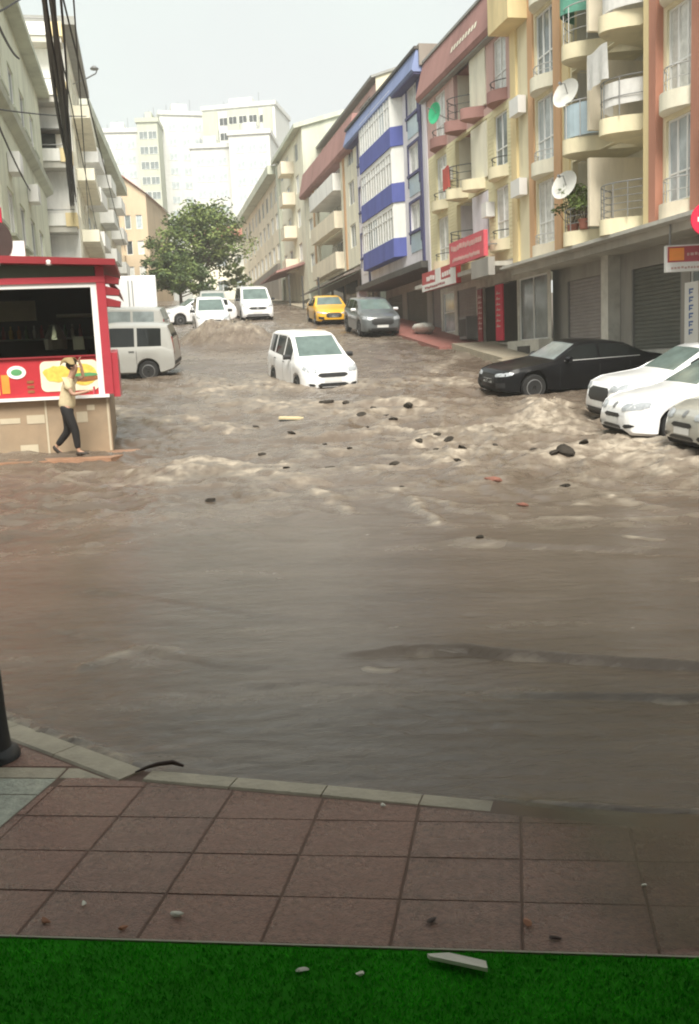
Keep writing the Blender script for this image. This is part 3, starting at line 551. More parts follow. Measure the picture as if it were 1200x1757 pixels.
for i_, f in enumerate(F2):
    fm = 'dusty_red' if i_ == 2 else 'cream'
    for xa, xb in ((1.25,2.85),(8.05,9.45)): h.part('window_balcony', bowprism(B(), xa, xb, -.016, .42, f-.32, f+.05), fm, smooth=40); h.part('railing', rail(B(), xa, xb, 0, .36, f+.05, .3, bars=1, posts=3), 'frame_dark')
    h.win(1.35,2.75,f+.1,f+1.85,0,2,.3,'glass_curtain'); h.win(8.15,9.35,f+.1,f+1.85,0,2,.35,random.choice(['glass_mid','glass_curtain']))
    for xa, xb in ((3.8,5.65),(5.7,7.5)): h.part('balcony_floor', bowprism(B(), xa, xb, 1.15, 1.85, f-.32, f+.05, 14), fm, smooth=40)
    h.part('balcony_back_wall', B().wall(3.85,7.45,f-.1,f+2.0,1.15,[(4.1,5.2,f+.06,f+1.9)],.1).quad((3.85,.16,f-.1),(3.85,.16,f+2),(3.85,1.15,f+2),(3.85,1.15,f-.1)).quad((7.45,.16,f+2),(7.45,.16,f-.1),(7.45,1.15,f-.1),(7.45,1.15,f+2)), 'cream_pale' if i_ else 'lilac_white')
    h.part('balcony_panel', B().box(5.75,7.4,-.02,.05,f+.05,f+1.95), 'cream_pale' if i_ else 'lilac_white'); h.win(4.1,5.2,f+.06,f+1.9,1.15,1,0,'glass_dark',inset=.03)
    h.part('railing', rail(B(), 3.9, 5.6, 0, .6, f+.05, .8, bars=3, posts=5), 'frame_dark')
h.part('soffit', B().box(0,9.8,.0,1.0,3.15,3.299).box(0,9.8,-.7,-.001,3.05,3.2), 'soffit')
h.part('awning_box', B().box(8.1,9.85,-.95,-.72,2.75,3.35), 'grey_render')
h.part('shop_wall', B().wall(-1.6,10.6,-1.0,3.15,.95,[(-1.3,.35,1.2,2.95),(.75,3.2,.85,2.9),(3.9,7.6,.55,2.75),(7.75,10.3,.55,2.75)],.14), 'plinth_white')
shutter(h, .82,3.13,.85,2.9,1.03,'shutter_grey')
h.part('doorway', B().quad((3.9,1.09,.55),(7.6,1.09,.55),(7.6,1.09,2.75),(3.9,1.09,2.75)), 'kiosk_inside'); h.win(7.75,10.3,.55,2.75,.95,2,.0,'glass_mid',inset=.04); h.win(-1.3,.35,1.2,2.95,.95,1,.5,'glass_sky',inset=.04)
h.part('plinth', B().box(7.6,10.45,.55,.94,-.9,.55), 'plinth_white'); h.part('cellar_vent', B().box(8.6,9.7,.52,.549,-.35,.35), 'roof_dark')
for x, z in ((3.05,7.0),(7.6,4.9)): h.part('air_conditioner', B().box(x,x+.5,-.34,-.02,z,z+.5), 'white_paint')
R2 = h
# ---- blue block; x = 54.6 - s
h = House('apartment_block', 'blue and white block with blue bay parapets and slate blue eave', 54.6, 12.5, 'R', z0=.6)
F3 = [4.9, 7.38, 9.88]; L3_ = 13.3
w3l = [(.5,2.0,f+.95,f+2.15) for f in F3]; w3r = [(10.7,12.3,f+.95,f+2.15) for f in F3]
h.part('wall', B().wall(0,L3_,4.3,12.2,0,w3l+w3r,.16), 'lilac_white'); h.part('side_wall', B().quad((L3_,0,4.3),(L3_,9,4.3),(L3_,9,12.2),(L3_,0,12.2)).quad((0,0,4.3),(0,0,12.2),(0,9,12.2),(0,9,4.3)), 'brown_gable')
for f in F3:
    for xa, xb in ((.5,2.0),(10.7,12.3)):
        h.win(xa,xb,f+.95,f+2.15,0,2,0,'glass_curtain'); h.part('window_trim', B().box(xa-.14,xa-.01,-.05,-.002,f+.4,f+2.25).box(xb+.01,xb+.14,-.05,-.002,f+.4,f+2.25).box(xa-.14,xb+.14,-.052,-.001,f+2.16,f+2.28).box(xa-.14,xb+.14,-.1,-.003,f+.82,f+.94), 'blue_trim'); h.part('spandrel', B().box(xa-.01,xb+.01,-.03,-.004,f+.0,f+.8), 'panel_blue' if xa > 5 else 'lilac_white')
    pl = [(2.5,0),(2.9,-.5),(9.4,-.5),(9.8,0)]; pp = [(2.5,.02),(2.5,-.02),(2.9,-.52),(9.4,-.52),(9.8,-.02),(9.8,.02)]
    h.part('bay_parapet', B().prism(pp, f, f+.86), 'blue_wall')
    h.part('bay_head', B().prism([(2.55,.02),(2.93,-.46),(9.37,-.46),(9.75,.02)], f+2.32, f+2.498), 'white_wall')
    for k in range(6):
        xa = 3.06+1.035*k; o = h.win(xa,xa+1.0,f+.87,f+2.31,-.48,2,.7,random.choice(['glass_curtain','glass_curtain','glass_sky','glass_mid']),inset=.0)
    for (a, b) in ((pl[0], pl[1]), (pl[2], pl[3])):
        me_ = B().add([(a[0],a[1],f+.86),(b[0],b[1],f+.86),(b[0],b[1],f+2.32),(a[0],a[1],f+2.32)],[(0,1,2,3)]); h.part('bay_side_pane', me_, 'white_wall')
h.part('corner_strip', B().box(12.55,12.85,-.07,-.002,4.3,12.1), 'blue_trim'); h.part('corner_strip', B().box(2.1,2.35,-.07,-.002,4.3,12.1), 'blue_trim')
h.part('eave', B().ext([(-.44,12.06),(-.52,12.14),(-.30,12.93),(9,13.2),(9,12.06)],-1.0,L3_+.05), 'slate_blue'); h.part('roof_edge', B().ext([(-.40,12.94),(-.40,13.06),(9,13.35),(9,13.21)],-1.05,L3_+.1), 'roof_dark'); h.part('eave_soffit', B().box(-.9,L3_,-.42,-.0,11.98,12.058), 'blue_trim')
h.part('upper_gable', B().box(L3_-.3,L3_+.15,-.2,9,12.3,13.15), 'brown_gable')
h.part('soffit', B().box(0,L3_,-.35,1.4,4.02,4.298), 'roof_dark'); h.part('shop_wall', B().wall(0,L3_,.2,4.02,1.4,[(.6,3.6,1.9,3.6),(4.4,8.2,1.5,3.6),(9,12.4,1.1,3.6)],.14), 'grey_render')
shutter(h, .7,3.5,1.9,3.6,1.47,'shutter_dark'); shutter(h, 4.5,8.1,1.5,3.6,1.47,'shutter_dark'); shutter(h, 9.1,12.3,1.1,3.6,1.47,'shutter_grey')
h.part('pillar', B().box(-.05,.45,-.3,.2,1.5,4.02), 'lilac_white')
# ---- cream block with red parapet; x = 72 - s
h = House('apartment_block', 'cream block with sloping red parapet below a set back top storey', 72, 12.5, 'R', z0=1.8); L4 = 17.3
F4 = [6.0, 8.4, 10.6]
o4 = [(x, x+1.5, f+.7, f+2.0) for f in F4 for x in (1.2, 15.0)]; 
h.part('wall', B().wall(0,L4,5.6,12.4,0,o4+[(4.6,12.8,f+.1,f+2.1) for f in F4],.16), 'cream_pale')
for f in F4:
    for x in (1.2, 15.0): h.win(x,x+1.5,f+.7,f+2.0,0,2,0,'glass_mid')
    h.part('balcony_parapet', B().box(4.5,12.9,-.5,-.35,f-.2,f+.8).box(4.5,4.65,-.35,0,f-.2,f+.8).box(12.75,12.9,-.35,0,f-.2,f+.8).box(4.65,12.75,-.35,1.1,f-.2,f-.05), 'peach' if f < 10 else 'white_wall')
    for k in range(4): h.win(4.8+2*k,6.6+2*k,f+.1,f+2.0,.9,2,0,random.choice(['glass_mid','glass_curtain','glass_dark']),inset=.0)
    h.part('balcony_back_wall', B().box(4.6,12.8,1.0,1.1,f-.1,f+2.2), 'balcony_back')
for x in (3.4, 13.7): h.part('trim_strip', B().box(x,x+.4,-.06,-.002,5.6,12.3), 'orange_trim')
h.part('red_parapet', B().ext([(-.35,12.0),(-.45,12.15),(-.10,13.75),(.3,13.75),(.3,12.0)],0,L4), 'dusty_red')
h.part('penthouse_wall', B().wall(0,L4,13.0,15.5,1.4,[(2,5,13.9,15.2),(7,10,13.9,15.2),(12.5,15.5,13.9,15.2)],.16), 'rose')
for x in (2, 7, 12.5): h.win(x,x+3,13.9,15.2,1.4,3,0,'glass_dark')
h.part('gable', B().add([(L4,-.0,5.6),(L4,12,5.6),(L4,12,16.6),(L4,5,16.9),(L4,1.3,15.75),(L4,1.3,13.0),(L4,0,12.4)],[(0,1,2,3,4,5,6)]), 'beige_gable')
h.part('roof', B().ext([(1.05,15.6),(1.0,15.72),(5,17.0),(12,16.75),(12,16.62),(5,16.88)],-.1,L4+.1), 'eave_grey')
h.part('canopy', B().ext([(-1.0,4.95),(-1.0,5.05),(.6,5.75),(.6,5.5)],2,L4), 'brown_gable'); h.part('shop_wall', B().box(0,L4,.9,1.1,1.5,5.6), 'brown_gable')
for k in range(4): h.part('shop_window', B().box(1+4.1*k,4.2+4.1*k,.82,.89,3.6-.35*k,5.1), 'glass_dark')
# ---- the two blocks further up on the right
h = House('apartment_block', 'tall grey green block with a narrow dark front up the hill', 84.5, 12.5, 'R', z0=3.2)
h.part('wall', B().wall(0,12.4,5,17.2,0,[(x,x+1.5,f,f+1.3) for f in (8,10.5,13,15.3) for x in (1,4,8.8)],.16), 'cream_pale'); h.part('gable', B().add([(12.4,0,4),(12.4,11,4),(12.4,11,18),(12.4,5,18.5),(12.4,0,17.2)],[(0,1,2,3,4)]), 'grey_green')
for f in (8,10.5,13,15.3):
    for x in (1,4,8.8): h.win(x,x+1.5,f,f+1.3,0,2,0)
    h.part('balcony_parapet', B().box(6.2,8.2,-1.0,-.01,f-.6,f+.3), 'peach')
h.part('roof', B().ext([(-.6,17.0),(-.6,17.3),(5,18.8),(11,18.3),(11,18.0),(5,18.5)],-.2,12.6), 'grey_green'); h.part('corner_strip', B().box(-.02,.8,-.25,-.002,4,17), 'grey_green')
h.part('awning', B().ext([(-2.2,7.0),(-2.2,7.15),(0,7.8),(0,7.6)],1,11), 'dusty_red')
h = House('apartment_block', 'low pale cream block with long dark eave at the top of the street', 116, 12.5, 'R', z0=6)
h.part('wall', B().wall(0,31,7,16.3,0,[(1.2+3*k,2.8+3*k,f,f+1.4) for f in (9.4,12,14.3) for k in range(10)],.16), 'peach'); h.part('eave', B().box(-.5,31.2,-.9,.2,16.3,17.0), 'grey_green'); h.part('gable', B().quad((31,0,5),(31,10,5),(31,10,16.3),(31,0,16.3)), 'cream_pale')
for f in (9.4,12,14.3):
    for k in range(10): h.win(1.2+3*k,2.8+3*k,f,f+1.4,0,2,0)
h.part('shop_wall', B().box(2,30,-.3,-.01,5,9.0), 'brown_gable')

# ---- left-hand houses; x = s - s0
h = House('apartment_block', 'pale green grey block with dark eave behind the kiosk', 27, -3.6, 'L', z0=-1.0); LL = 18.8
oL = [(1.5+3.1*k, 3.1+3.1*k, f, f+1.4) for f in (1.6,4.4,8.9) for k in range(5)]
h.part('wall', B().wall(0,LL,-1.2,12.0,0,oL,.16), 'pale_green'); h.part('end_wall', B().quad((0,0,-1.2),(0,0,12),(0,9,12),(0,9,-1.2)).quad((LL,0,-1.2),(LL,9,-1.2),(LL,9,12),(LL,0,12)), 'pale_green')
for (a, b, c, d) in oL: h.win(a,b,c,d,0,2,0,random.choice(['glass_mid','glass_dark','glass_curtain'])); h.part('window_sill', B().box(a-.1,b+.1,-.14,-.002,c-.1,c-.01), 'grey_green')
h.part('eave', B().box(-.4,LL+.1,-.5,9,12.0,12.25), 'grey_green'); h.part('cornice', B().ext([(-.01,7.85),(-.3,8.0),(-.34,8.2),(-.01,8.3)],0,LL), 'grey_green')
for x in (5.2, 10.5): h.part('air_conditioner', B().box(x,x+.85,-.38,-.02,6.3,6.9), 'white_paint')
h = House('apartment_block', 'white block with stacked end balconies and yellow corners', 46.6, -2.35, 'L', z0=1.0)
h.part('end_wall', B().wall(-9,0,1,15.2,0,[],.1), 'white_wall')   # placed below
ew = h.root.children[-1]; ew.rotation_euler = (0,0,-math.pi/2)
h.part('wall', B().wall(0,11,1,15.2,0,[(1+2.5*k,2.4+2.5*k,f,f+1.4) for f in (4.2,7.4,10.2,13) for k in range(4)],.16), 'cream_pale')
for f in (4.2,7.4,10.2,13):
    for k in range(4): h.win(1+2.5*k,2.4+2.5*k,f,f+1.4,0,2,0)
for f in (3.9, 6.65, 9.4, 12.15, 14.6):
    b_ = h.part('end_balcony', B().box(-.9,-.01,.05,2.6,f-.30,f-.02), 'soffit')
    B().box(-.96,-.86,.52,2.6,f-.02,f+.5).obj('parapet', 'white_wall', b_); B().box(-.97,-.1,.0,.5,f-.06,f+.52).obj('parapet_corner', 'yellow_wall', b_)
    B().tube([(-.91,.1,f+.66),(-.91,2.6,f+.66)],.025,6).obj('railing', 'metal_grey', b_)
    if f in (9.4, 3.9): h.part('sun_awning', B().ext([(.4,f+1.3),(.4,f+1.36),(2.5,f+1.36),(2.5,f+1.3)],-.85,-.02), 'roof_dark'); h.part('balcony_door', B().box(-.06,-.012,.7,2.4,f,f+1.4), 'glass_dark')
h.part('roof', B().box(-.4,11.3,-.55,8,15.2,15.55), 'eave_grey')
for f in (6.5, 9.3, 12.1): h.part('street_balcony', B().box(2,9,-.8,-.01,f-.2,f+.35), 'cream_pale')
ang = math.atan2(28, -4.0)
h = House('apartment_block', 'long pale yellow block with grey eave behind the wires', 0, 0, 'L', z0=2.5, xy=(-15.3,60), rz=ang)
h.part('wall', B().wall(0,30,2.5,15.8,0,[(1+2.9*k,2.6+2.9*k,f,f+1.4) for f in (6,8.8,11.5,13.9) for k in range(10)],.16), 'cream_pale'); h.part('end_wall', B().quad((0,0,2),(0,0,15.8),(0,9,15.8),(0,9,2)), 'white_wall')
for f in (6,8.8,11.5,13.9):
    for k in range(10): h.win(1+2.9*k,2.6+2.9*k,f,f+1.4,0,2,0)
    for k in range(3): h.part('balcony_parapet', B().box(2.9+8.7*k,6.9+8.7*k,-1.0,-.01,f-.7,f+.2), 'white_wall')
h.part('eave', B().box(-.3,30,-.9,9,15.8,16.5), 'grey_green')
h = House('apartment_block', 'narrow orange beige house with pitched roof in the distance', 0, 0, 'L', z0=6, xy=(-21.8,96), rz=0)
h.part('wall', B().wall(0,3.6,6,17,0,[(1.4+1.1*(k%2),2.0+1.1*(k%2),9+2.4*(k//2),10.3+2.4*(k//2)) for k in range(6)],.12), 'orange_beige')
for k in range(6): h.win(1.4+1.1*(k%2),2.0+1.1*(k%2),9+2.4*(k//2),10.3+2.4*(k//2),0,1,0)
h.part('side_wall', B().quad((3.6,0,6),(3.6,12,6),(3.6,12,17),(3.6,0,17)).add([(0,0,17),(3.6,0,17),(1.2,0,18.8)],[(0,1,2)]), 'orange_beige'); h.part('roof', B().add([(-.2,-.3,17),(1.2,-.3,18.9),(3.9,-.3,16.9),(-.2,12,17),(1.2,12,18.9),(3.9,12,16.9),(1.2,-.3,19.05),(1.2,12,19.05)],[(0,1,4,3),(1,2,5,4),(0,3,7,6),(6,7,5,2),(0,6,2,1)]), 'roof_tile')
for z in (10.5, 13): h.part('balcony_parapet', B().box(.1,1.3,-.8,-.01,z,z+.8), 'orange_beige')
# low houses closing the street
for (x, y, w, zt, m, lab) in ((-17.5,118,9,15.5,'cream_pale','low cream house behind the street tree'), (-8.6,126,10,15.0,'peach','low peach house at the end of the street'), (-29,112,8,15,'white_wall','low white house left of the street tree')):
    h = House('house', lab, 0, 0, 'L', z0=7, xy=(x,y), rz=0, cat='house')
    ops = [(.8+2.2*k,2.0+2.2*k,f,f+1.3) for f in (9.2,12.2) for k in range(int(w/2.3))]
    h.part('wall', B().wall(0,w,6,zt,0,ops,.12).quad((0,0,6),(0,0,zt),(0,8,zt),(0,8,6)).quad((w,0,6),(w,8,6),(w,8,zt),(w,0,zt)), m)
    for (a,b,c,d) in ops: h.win(a,b,c,d,0,2,0)
    h.part('roof', B().add([(-.4,-.5,zt),(w+.4,-.5,zt),(w+.4,8.5,zt),(-.4,8.5,zt),(1.5,4,zt+1.8),(w-1.5,4,zt+1.8)],[(0,1,5,4),(1,2,5),(2,3,4,5),(3,0,4),(0,3,2,1)]), 'roof_tile')
# ---- towers on the hill
def tower(lab, x, y, w, d, zt, m, rz, cols, rows_, wm='glass_mid', gx=None, strips=(), front=True):
    h = House('tower_block', lab, 0, 0, 'L', z0=9, xy=(x,y), rz=rz, cat='tower block')
    h.part('wall', B().box(0,w,0,d,5,zt), m); h.part('roof_parapet', B().box(-.3,w+.3,-.3,d+.3,zt,zt+.8), m)
    h.part('lift_house', B().box(w*.3,w*.62,d*.3,d*.6,zt+.8,zt+3.0), m)
    for q in range(3): h.part('aerial', B().tube([(w*(.2+.25*q),d*.4,zt),(w*(.2+.25*q),d*.4,zt+3+q*.6)],.05,4), 'metal_grey')
    for (a, b, mm_) in strips: h.part('wall_strip', B().box(a,b,-.5,-.02,5,zt-.5), mm_)
    for q in range(rows_):
        z = zt-3.2-2.9*q
        for c in cols: h.win(c,c+1.7,z,z+1.5,-.13 if not any(a <= c <= b for a,b,_ in strips) else -.62,2,0,wm)
    return h
tower('plain white tower at the left end of the skyline', -48, 205, 8.5, 14, 48.6, 'tower_white', .1, (1.0,3.6,6.0), 10, 'glass_sky')
tower('slim grey green tower with a column of balconies', -38.8, 201, 4.0, 14, 49.3, 'tower_green', .05, (.3,2.1), 12)
t3 = tower('tallest tower with pale green front and dark window grid', -26.2, 206, 15.0, 14, 52.2, 'tower_white', -.16, (3.4,5.5,7.6,9.7,11.8), 6, 'glass_dark', strips=((.0,3.1,'tower_green'),(5.2,11.6,'tower_green'),(12.6,14.4,'tower_green')))
tower('broad white tower turned away beside the tallest one', -35.6, 209, 10.0, 10, 52.6, 'tower_white', .28, (1.6,4.4,7.0), 9, 'glass_sky')
tower('lower white tower with window columns before the tallest', -26.6, 188, 7.2, 12, 41.0, 'tower_white', .02, (.8,2.7,4.9), 9, 'glass_sky')
tower('lower white tower nearest the end of the right-hand row', -19.2, 186, 7.6, 12, 42.6, 'tower_white', -.06, (1.2,3.4,5.4), 9, 'glass_sky')
# ------------------------------------------------------------------ vehicles: a lofted body, everything else laid on its surface
_WH = {}
def wheel_meshes(r):
    if r not in _WH:
        ty = B().lathe([(r*.62,-.10),(r*.93,-.105),(r,-.07),(r,.07),(r*.93,.105),(r*.62,.10)], 22, axis='y').mesh('tyre', 'tyre', 40)
        mb = B().lathe([(r*.66,.02),(r*.66,-.098),(r*.60,-.104),(r*.56,-.05),(r*.56,.02)], 22, axis='y')
        for k in range(5):
            a = 2*math.pi*k/5; c, s_ = math.cos(a), math.sin(a); w = r*.10
            mb.add([(c*q-s_*e, y, s_*q+c*e) for q in (r*.05, r*.6) for e in (-w, w) for y in (-.09, -.06)], [(0,1,5,4),(2,6,7,3),(0,4,6,2),(1,3,7,5),(0,2,3,1),(4,5,7,6)])
        mb.lathe([(.001,-.10),(r*.16,-.1),(r*.17,-.05),(.001,-.05)], 10, axis='y')
        rm = mb.mesh('rim', 'rim', 40); dk = B().lathe([(.001,-.045),(r*.6,-.045),(r*.6,.03),(.001,.03)], 16, axis='y').mesh('brake_disc', 'under')
        _WH[r] = (ty, rm, dk)
    return _WH[r]
def car(name, label, cat, spec, paint, nose, heading, group=None, sink=.16, detail=True, glass='car_glass', ws='windscreen', lift=0):
    S = spec; L, W = S['L'], S['W']/2; wr = S.get('wr', .31); ra = wr+.055
    ip = lambda pts, t_: float(np.interp(t_, [p[0] for p in pts], [p[1] for p in pts]))
    ts = set(np.arange(0, L+.001, .13).round(3))|{L, .02, .05, .09, L-.02, L-.06}
    for pts in (S['top'], S['belt']): ts |= {p[0] for p in pts}
    for tw in S['wheels']: ts |= set((tw+np.linspace(-ra, ra, 15)).round(3))
    ts |= {round(x, 3) for a in S['side'] for x in a}|set(S['screen'])|set(S['rear'])
    ts = sorted(t_ for t_ in ts if 0 <= t_ <= L); ts = [t_ for k, t_ in enumerate(ts) if k == 0 or t_-ts[k-1] > .006]
    rings = []
    for t_ in ts:
        zt, zb = ip(S['top'], t_), ip(S['bot'], t_); w = W*ip(S['wid'], t_); zl = min(ip(S['belt'], t_), zt-.03)
        for tw in S['wheels']:
            d = abs(t_-tw)
            if d < ra: zb = max(zb, wr+math.sqrt(max(ra*ra-d*d, 0))*.98)
        zb = min(zb, zl-.12); hh = max(zt-zl, 0); wt = w*.955-S.get('tumble', .26)*hh-.03*min(1, hh/.1)
        zm = zb+(zl-zb)*.5
        rings.append([(0,zb), (w*.86,zb), (w*.985,zb+.05), (w,zm), (w*.99,zl-.05), (w*.955,zl), (w*.955+(wt-w*.955)*.06, zl+hh*.05), (w*.955+(wt-w*.955)*.88, zl+hh*.84), (wt,zt-.045*min(1,hh/.2)-.012), (wt*.86,zt-.008), (0,zt)])
    n = 11; m = 2*n-2                 # full ring, both sides
    V = []; 
    for t_, rg in zip(ts, rings):
        x = -t_
        for (y, z) in rg: V.append((x, y, z))
        for (y, z) in rg[-2:0:-1]: V.append((x, -y, z))
    parts = {'body': [], 'underbody': []}
    def put(k, f): parts.setdefault(k, []).append(f)
    for k in range(len(ts)-1):
        tm = (ts[k]+ts[k+1])/2
        for j in range(m):
            a = k*m+j; b = k*m+(j+1) % m; q = (a, b, b+m, a+m)
            jj = j if j < n-1 else m-1-j; sd_ = 'L' if j < n-1 else 'R'      # +y is the car's left
            if jj == 0: put('underbody', q)
            elif jj == 6 and any(x0 < tm < x1 for x0, x1 in S['side']): put('side%d%s' % ([x0 < tm < x1 for x0, x1 in S['side']].index(True), sd_), q)
            elif jj == 9 and S['screen'][0] < tm < S['screen'][1]: put('screen', q)
            elif jj == 9 and S['rear'][0] < tm < S['rear'][1]: put('rear', q)
            else: put('body', q)
    put('body', tuple(range(m-1, -1, -1))); put('body', tuple(range((len(ts)-1)*m, len(ts)*m)))
    hx, hy = math.cos(heading), math.sin(heading); nx_, ny_ = nose
    def gp(t_, y): x, yy = nx_-hx*t_-hy*y, ny_-hy*t_+hx*y; return Vector((x, yy, float(gz(toSR(x, yy)[0]))-sink+lift))
    f_, b_ = gp(S['wheels'][0], 0), gp(S['wheels'][1], 0); l_, r_ = gp(L/2, W), gp(L/2, -W)
    ex = (f_-b_).normalized(); ey = (l_-r_); ey = (ey-ex*ey.dot(ex)).normalized(); ez = ex.cross(ey); o_ = f_+ex*S['wheels'][0]
    root = empty(name, (0,0,0), 0, label, cat, group); root.matrix_world = Matrix(((ex.x,ey.x,ez.x,o_.x),(ex.y,ey.y,ez.y,o_.y),(ex.z,ey.z,ez.z,o_.z),(0,0,0,1)))
    def sub(fs):
        ids = sorted({i for q in fs for i in q}); mp_ = {i: k for k, i in enumerate(ids)}; mb = MB(); mb.v = [V[i] for i in ids]; mb.f = [tuple(mp_[i] for i in q) for q in fs]; return mb
    body = sub(parts['body']).obj('body', paint, root, smooth=32); sub(parts['underbody']).obj('underbody', 'under', root)
    bvh = BVHTree.FromPolygons(V, [q for k in parts for q in parts[k]])
    for k, fs in parts.items():
        if k.startswith('side'): sub(fs).obj('side_window', S.get('sidemat', {}).get(int(k[4]), glass), root, smooth=30)
        elif k == 'screen': ws_ = sub(fs).obj('windscreen', ws, root, smooth=30)
        elif k == 'rear': sub(fs).obj('rear_window', glass, root, smooth=30)
    def patch(pname, face, cor, m_, nu=6, nv=4, off=.007, parent=None, round_=0):
        """a piece laid on the body: corners in (across, up) seen from front/rear/side/top"""
        mb = MB(); g_ = {}; A, Bc, C, D = [Vector(c) for c in cor]
        for i in range(nu+1):
            for j in range(nv+1):
                u, v = i/nu, j/nv; q = (A*(1-u)+Bc*u)*(1-v)+(D*(1-u)+C*u)*v
                if face == 'front': o, d = Vector((1, q.x, q.y)), Vector((-1,0,0))
                elif face == 'rear': o, d = Vector((-L-1, q.x, q.y)), Vector((1,0,0))
                elif face == 'left': o, d = Vector((-q.x, 3, q.y)), Vector((0,-1,0))
                elif face == 'right': o, d = Vector((-q.x, -3, q.y)), Vector((0,1,0))
                else: o, d = Vector((-q.x, q.y, 4)), Vector((0,0,-1))
                h_ = bvh.ray_cast(o, d)
                if h_[0] is None: continue
                nn = h_[1] if h_[1].dot(d) < 0 else -h_[1]; g_[i,j] = len(mb.v); mb.v.append(tuple(h_[0]+nn*off*.6-d*off*.6))
        for i in range(nu):
            for j in range(nv):
                ks = ((i,j),(i+1,j),(i+1,j+1),(i,j+1))
                if round_ and (i in (0, nu-1)) and (j in (0, nv-1)): ks = [k for k in ks if not (k[0] in (0, nu) and k[1] in (0, nv))]
                if all(k in g_ for k in ks):
                    vs_ = [Vector(mb.v[g_[k]]) for k in ks]
                    if max((vs_[a]-vs_[a-1]).length for a in range(len(vs_))) < (.3 if face == 'rear' else .45): mb.f.append(tuple(g_[k] for k in ks))
        if not mb.f: return None
        return mb.obj(pname, m_, parent or root, smooth=40)
    for k, tw in enumerate(S['wheels']):
        for sg in (1, -1):
            w_ = empty('wheel', (-tw, sg*(W-.115), wr), 0); w_.parent = root
            if sg > 0: w_.rotation_euler = (0,0,math.pi)
            for nm, me_ in zip(('tyre','rim','brake_disc'), wheel_meshes(wr)): link(nm, me_, w_)
    for (nm, face, cor, m_, *rest) in S['bits']: patch(nm, face, cor, m_, *(rest or (6, 4)), round_=1 if nm in ('headlight','grille','badge','fog_lamp','tail_lamp') else 0)
    if detail:
        for face, sg in (('left', 1), ('right', -1)):
            for t_ in S['doors']:
                zb_ = ip(S['bot'], t_)+.12; zl = ip(S['belt'], t_); patch('door_gap', face, ((t_-.007,zb_),(t_+.007,zb_),(t_+.007,zl-.02),(t_-.007,zl-.02)), 'black_plastic', 1, 7, .003)
            for t_ in S['doors'][1:]: zl = ip(S['belt'], t_); patch('door_handle', face, ((t_-.24,zl-.13),(t_-.06,zl-.13),(t_-.06,zl-.10),(t_-.24,zl-.10)), S.get('handle', 'black_plastic'), 3, 1, .018)
        mt = S['screen'][0]+.30
        for sg in (1, -1):
            zl = ip(S['belt'], mt); y = W*.955
            mb = MB(); c = Vector((-mt+.02, sg*(y+.12), zl+.09))
            for i in range(6):
                a = math.pi*i/5; mb.v += [(c.x-.05+.11*math.sin(a), c.y+sg*.11*k2, c.z+.085*math.cos(a)*(1-.15*abs(k2))) for k2 in (-1, 1)]
            mb.f = [(2*i, 2*i+1, 2*i+3, 2*i+2) for i in range(5)]+[tuple(range(0,12,2)), tuple(range(11,0,-2)), (0,10,11,1)]
            mb.tube([(c.x-.03, c.y-sg*.1, c.z-.05), (c.x-.05, sg*(y-.03), zl-.0)], .025, 5); mb.obj('wing_mirror', S.get('mirror', 'black_plastic'), root)
        zl = ip(S['top'], S['screen'][0]); 
    return root
PI = math.pi
def W_(L, nose=.72, tail=.86): return [(0,nose),(.05,nose+.10),(.15,nose+.18),(.35,.97),(.8,1),(L-.8,1),(L-.3,.97),(L-.08,.93),(L,tail)]
def lamps(W, z0, z1, y0, y1, z2=None): # a pair of headlamps, outer ends drawn up and back
    return [('headlight', 'front', ((s_*y0,z0),(s_*y1,z0+.05),(s_*y1,z1+.04),(s_*y0,z1-.03)), 'lamp_glass', 8, 4) for s_ in (1, -1)]
def tails(L, z0, z1, y0, y1): return [('tail_lamp', 'rear', ((s_*y0,z0),(s_*y1,z0),(s_*y1,z1),(s_*y0,z1)), 'lamp_red', 4, 6) for s_ in (1, -1)]
PL = lambda z, face='front': ('number_plate', face, ((-.26,z),(.26,z),(.26,z+.11),(-.26,z+.11)), 'plate', 4, 2)
COMBI = dict(L=4.16, W=1.76, wr=.31, wheels=(.80,3.29), top=[(0,.62),(.04,.80),(.14,.90),(.35,.965),(.85,1.07),(1.02,1.12),(1.75,1.66),(1.95,1.74),(2.4,1.77),(3.6,1.74),(3.9,1.70),(4.06,1.25),(4.12,.95),(4.16,.7)],
    belt=[(0,.55),(.14,.82),(.35,.89),(1.0,1.02),(1.5,1.02),(2.6,1.06),(3.8,1.12),(4.16,.9)], bot=[(0,.34),(.1,.22),(.4,.2),(3.8,.22),(4.1,.3),(4.16,.42)], wid=W_(4.16), screen=(1.05,1.76), rear=(3.88,4.07), side=[(1.35,2.08),(2.17,3.0),(3.09,3.72)], doors=(1.30,2.13,3.04), tumble=.22,
    bits=lamps(.88,.74,.90,.47,.82)+[('grille','front',((-.42,.62),(.42,.62),(.46,.74),(-.46,.74)),'black_plastic',10,3),('grille','front',((-.45,.36),(.45,.36),(.48,.46),(-.48,.46)),'black_plastic',8,2),PL(.49),('bumper_trim','front',((-.78,.26),(.78,.26),(.78,.31),(-.78,.31)),'black_plastic',12,1)]+[('fog_lamp','front',((s_*.52,.37),(s_*.74,.4),(s_*.74,.47),(s_*.52,.44)),'black_plastic',4,2) for s_ in (1,-1)]+tails(4.16,.9,1.4,.56,.68))
